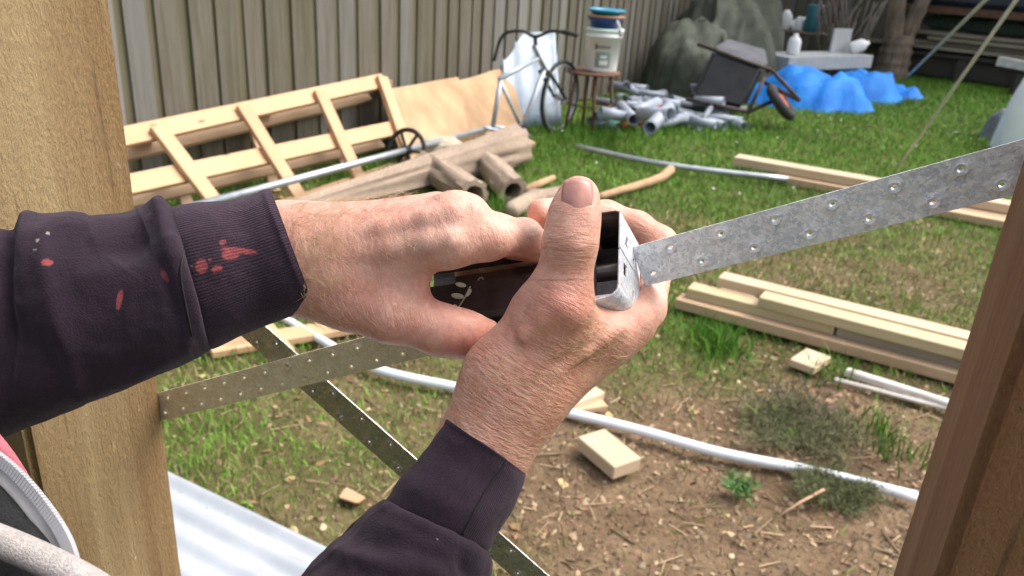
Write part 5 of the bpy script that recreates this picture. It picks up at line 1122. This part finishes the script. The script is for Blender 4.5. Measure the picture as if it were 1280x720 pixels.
# trousers, body of the hoodie, hair, boots
def shell(name, prims, vox, mat, label=None):
    V_, F_ = sdf_mesh(prims, vox); o = mesh(name, V_, F_, mat, person)
    at = o.data.attributes.new('col', 'FLOAT_COLOR', 'POINT'); at.data.foreach_set('color', np.zeros(len(V_) * 4))
    return o
shell('hoodie_body', [wc_(hip + np.array((0, 0, -.03)), chest, .165, .165, .08), wc_(Lsh, Rsh, .085, .085, .08), wc_(Lsh, Lel, .08, .068, .05), wc_(Rsh, Rel, .08, .064, .05), wc_(chest, neck - np.array((0, 0, .03)), .12, .085, .05)], .012, HOOD)
JEAN = cloth_mat('grey_work_cloth', (.045, .05, .06), (.075, .08, .09))
shell('trousers', [wc_(hip + np.array((0, 0, -.02)), hip + np.array((0, 0, -.1)), .155, .15, .05), wc_(hip + np.array((-.08, 0, -.06)), kneeL, .10, .075), wc_(hip + np.array((.08, 0, -.06)), kneeR, .10, .075), wc_(kneeL, ankL + np.array((0, 0, .04)), .072, .06), wc_(kneeR, ankR + np.array((0, 0, .04)), .072, .06)], .013, JEAN)
for a in (ankL, ankR): shell('boot', [wc_(a + np.array((0, -.02, .06)), a + np.array((0, -.01, -.02)), .052, .05, .02), wc_(a + np.array((0, -.01, -.03)), a + np.array((0, .18, -.038)), .05, .044, .03)], .01, plain('boot_leather', (.06, .04, .025), (.11, .075, .05), 12, .7))
shell('hair', [('e', head + np.array((0, -.02, .045)), (.086, .098, .098), I3, .02)], .009, plain('grey_brown_hair', (.06, .045, .035), (.14, .11, .085), 40, .8, bump=.6, stretch=(1, 1, .1)))

# open front of the outer vest: charcoal panel, zip, pink lining and a pale fleece edge
def ribbon(name, rows, mat, parent, th=.002, smooth=True, n=40, colz=None, bulge=0.0):
    """rows: picture polylines at a depth each, lofted into a strip of cloth"""
    R_ = [np.array(spline([np.array(P(*p)) for p in r_], n)) for r_ in rows]; m = len(R_); V_ = np.stack(R_, 1)
    V_ = V_ + (fbm(V_ * 45, 3) * bulge)[..., None] * (-cF)
    idx = np.arange(n * m).reshape(n, m); F_ = np.stack([idx[:-1, :-1], idx[1:, :-1], idx[1:, 1:], idx[:-1, 1:]], -1).reshape(-1, 4)
    o = mesh(name, V_.reshape(-1, 3), F_, mat, parent, recentre=False); at = o.data.attributes.new('col', 'FLOAT_COLOR', 'POINT'); at.data.foreach_set('color', np.zeros(n * m * 4))
    bm = bmesh.new(); bm.from_mesh(o.data); bmesh.ops.recalc_face_normals(bm, faces=bm.faces); bm.to_mesh(o.data); bm.free()
    s = o.modifiers.new('t', 'SOLIDIFY'); s.thickness = th; s.offset = 0; ss = o.modifiers.new('sub', 'SUBSURF'); ss.levels = 1; ss.render_levels = 1; return o
CHAR = cloth_mat('charcoal_fleece', (.022, .024, .025), (.05, .053, .053)); PINKF = cloth_mat('pink_lining', (.42, .10, .13), (.55, .17, .20)); TAPE = cloth_mat('grey_zip_tape', (.32, .32, .33), (.45, .45, .46)); PALEF = cloth_mat('pale_fleece_edge', (.42, .39, .36), (.56, .53, .50))
vest = ribbon('vest_panel', [[(-60, 540, .36), (-20, 575, .352), (18, 610, .345), (52, 648, .338), (78, 686, .332), (96, 724, .326), (112, 780, .318)], [(-60, 570, .353), (-20, 600, .344), (10, 632, .337), (40, 668, .330), (62, 700, .325), (80, 740, .319), (95, 800, .31)], [(-60, 640, .345), (-30, 655, .336), (0, 672, .330), (24, 695, .324), (44, 720, .319), (60, 760, .312), (75, 820, .304)], [(-80, 720, .35), (-50, 730, .34), (-30, 745, .333), (-10, 765, .326), (5, 790, .32), (20, 830, .312), (30, 880, .305)]], CHAR, person, .003, n=60, bulge=.002)
def zline(off): return [(-62 + off, 528 - off * .7, .3585), (-20 + off, 558 - off * .7, .3500), (20 + off, 590 - off * .7, .3425), (55 + off, 630 - off * .7, .3355), (82 + off, 672 - off * .7, .3295), (96 + off, 714 - off * .4, .3240), (110 + off, 770 - off * .3, .3160)]
ribbon('zip_tape', [zline(-22), zline(-13), zline(-4)], plain('pale_zip_tape', (.46, .45, .45), (.58, .57, .56), 60, .85), vest, .0012, n=60)
ribbon('zip_tape', [zline(-6), zline(4)], cloth_mat('dark_zip_tape', (.10, .10, .11), (.16, .16, .17)), vest, .0012, n=60)
zs = spline([np.array(P(x, y, d - .0022)) for x, y, d in zline(-1)], 72); th_ = []
for i in range(1, 71):
    d = Vector(zs[i + 1] - zs[i - 1]).normalized(); fr_ = frame(Vector(zs[i]) - d * .0008, Vector(zs[i]) + d * .0008, Vector(-cF)); th_.append(box_geo(fr_, (.0014, .0046, .0026)))
mesh('zip_teeth', *join_geo(th_), plain('nylon_teeth', (.40, .40, .42), (.5, .5, .52), 30, .5), vest, smooth=False)
ribbon('pink_lining', [[(-70, 470, .372), (-20, 520, .366), (8, 552, .360), (34, 590, .350), (50, 624, .342)], [(-70, 500, .368), (-20, 540, .360), (6, 566, .354), (32, 602, .346), (50, 634, .340)], [(-70, 540, .365), (-20, 570, .357), (6, 592, .350), (30, 622, .343), (50, 650, .338)]], PINKF, vest, .002, n=40, bulge=.001)
fl = tube('fleece_edge', [P(*q) for q in ((-60, 655, .318), (-20, 668, .315), (20, 684, .311), (60, 702, .308), (100, 722, .304), (150, 752, .300))], .0062, PALEF, vest, 12)
at = fl.data.attributes.new('col', 'FLOAT_COLOR', 'POINT'); at.data.foreach_set('color', np.zeros(len(fl.data.vertices) * 4))
fe = fl.modifiers.new('sub', 'SUBSURF'); fe.levels = fe.render_levels = 2

# arm hair
def hairs(cnt, V_, regions, seed, along):
    rg = np.random.default_rng(seed); g = []; rel = V_ - cC; zz = rel @ cF; PX = 640 + FPX * (rel @ cR) / zz; PY = 360 - FPX * (rel @ cU) / zz
    # nearest surface only
    ctr = V_.mean(0); parts = []
    for (x0, y0, x1, y1, w, c_) in regions:
        ab = np.array([x1 - x0, y1 - y0]); t_ = ((PX - x0) * ab[0] + (PY - y0) * ab[1]) / (ab @ ab); d = np.abs((PX - x0) * ab[1] - (PY - y0) * ab[0]) / np.linalg.norm(ab); s = np.argwhere((t_ > 0) & (t_ < 1) & (d < w)).ravel()
        if len(s): parts.append(rg.choice(s, int(cnt * c_)))
    return np.concatenate(parts)
nrmv = np.zeros((len(allv), 3)); fn_ = np.cross(allv[allf[:, 2]] - allv[allf[:, 0]], allv[allf[:, 3]] - allv[allf[:, 1]])
for a in range(4): np.add.at(nrmv, allf[:, a], fn_)
nrmv /= np.linalg.norm(nrmv, axis=1)[:, None] + 1e-12
def grow(sel, dirpx, ln, seed):
    rg = np.random.default_rng(seed); vs, fs = [], []; base = allv[sel]; nn = nrmv[sel]; keep = (nn @ cF) < .25; base, nn = base[keep], nn[keep]
    dv = cR * dirpx[0] - cU * dirpx[1]
    for b, n_ in zip(base, nn):
        t_ = dv + rg.normal(0, .45, 3); t_ -= n_ * (t_ @ n_); t_ /= np.linalg.norm(t_) + 1e-9; L = rg.uniform(.5, 1) * ln; cv = np.cross(n_, t_) * rg.normal(0, .35); s = np.cross(t_, cF); s /= np.linalg.norm(s) + 1e-9; w = rg.uniform(.00007, .00013)
        prev = None
        for q in (0, .4, .75, 1.0):
            p = b + n_ * (.0004 + .0022 * math.sin(q * 2.2) * L / .01) + t_ * L * q + cv * L * q * q; ww = w * (1 - .75 * q); i = len(vs); vs += [p - s * ww, p + s * ww, p - cF * ww]
            if prev is not None: fs += [(prev, prev + 1, i + 1, i), (prev + 1, prev + 2, i + 2, i + 1), (prev + 2, prev, i, i + 2)]
            prev = i
    return vs, fs
hl = hairs(1500, LV, [(366, 312, 430, 308, 56, .8), (420, 305, 520, 290, 55, .35), (380, 370, 470, 390, 30, .15)], 3, 0)
hr = hairs(1200, RV, [(590, 560, 660, 470, 55, .55), (660, 480, 760, 420, 35, .5)], 4, 0) + nL
HAIR = plain('blond_hair', (.42, .27, .15), (.72, .55, .36), 90, .45)
g1_ = grow(hl, (.65, .55), .0105, 5); g2_ = grow(hr, (.75, -.25), .0085, 6)
hv, hf = join_geo([g1_, g2_]); ho = mesh('arm_hair', hv, hf, HAIR, body); tag(ho, kind='stuff')
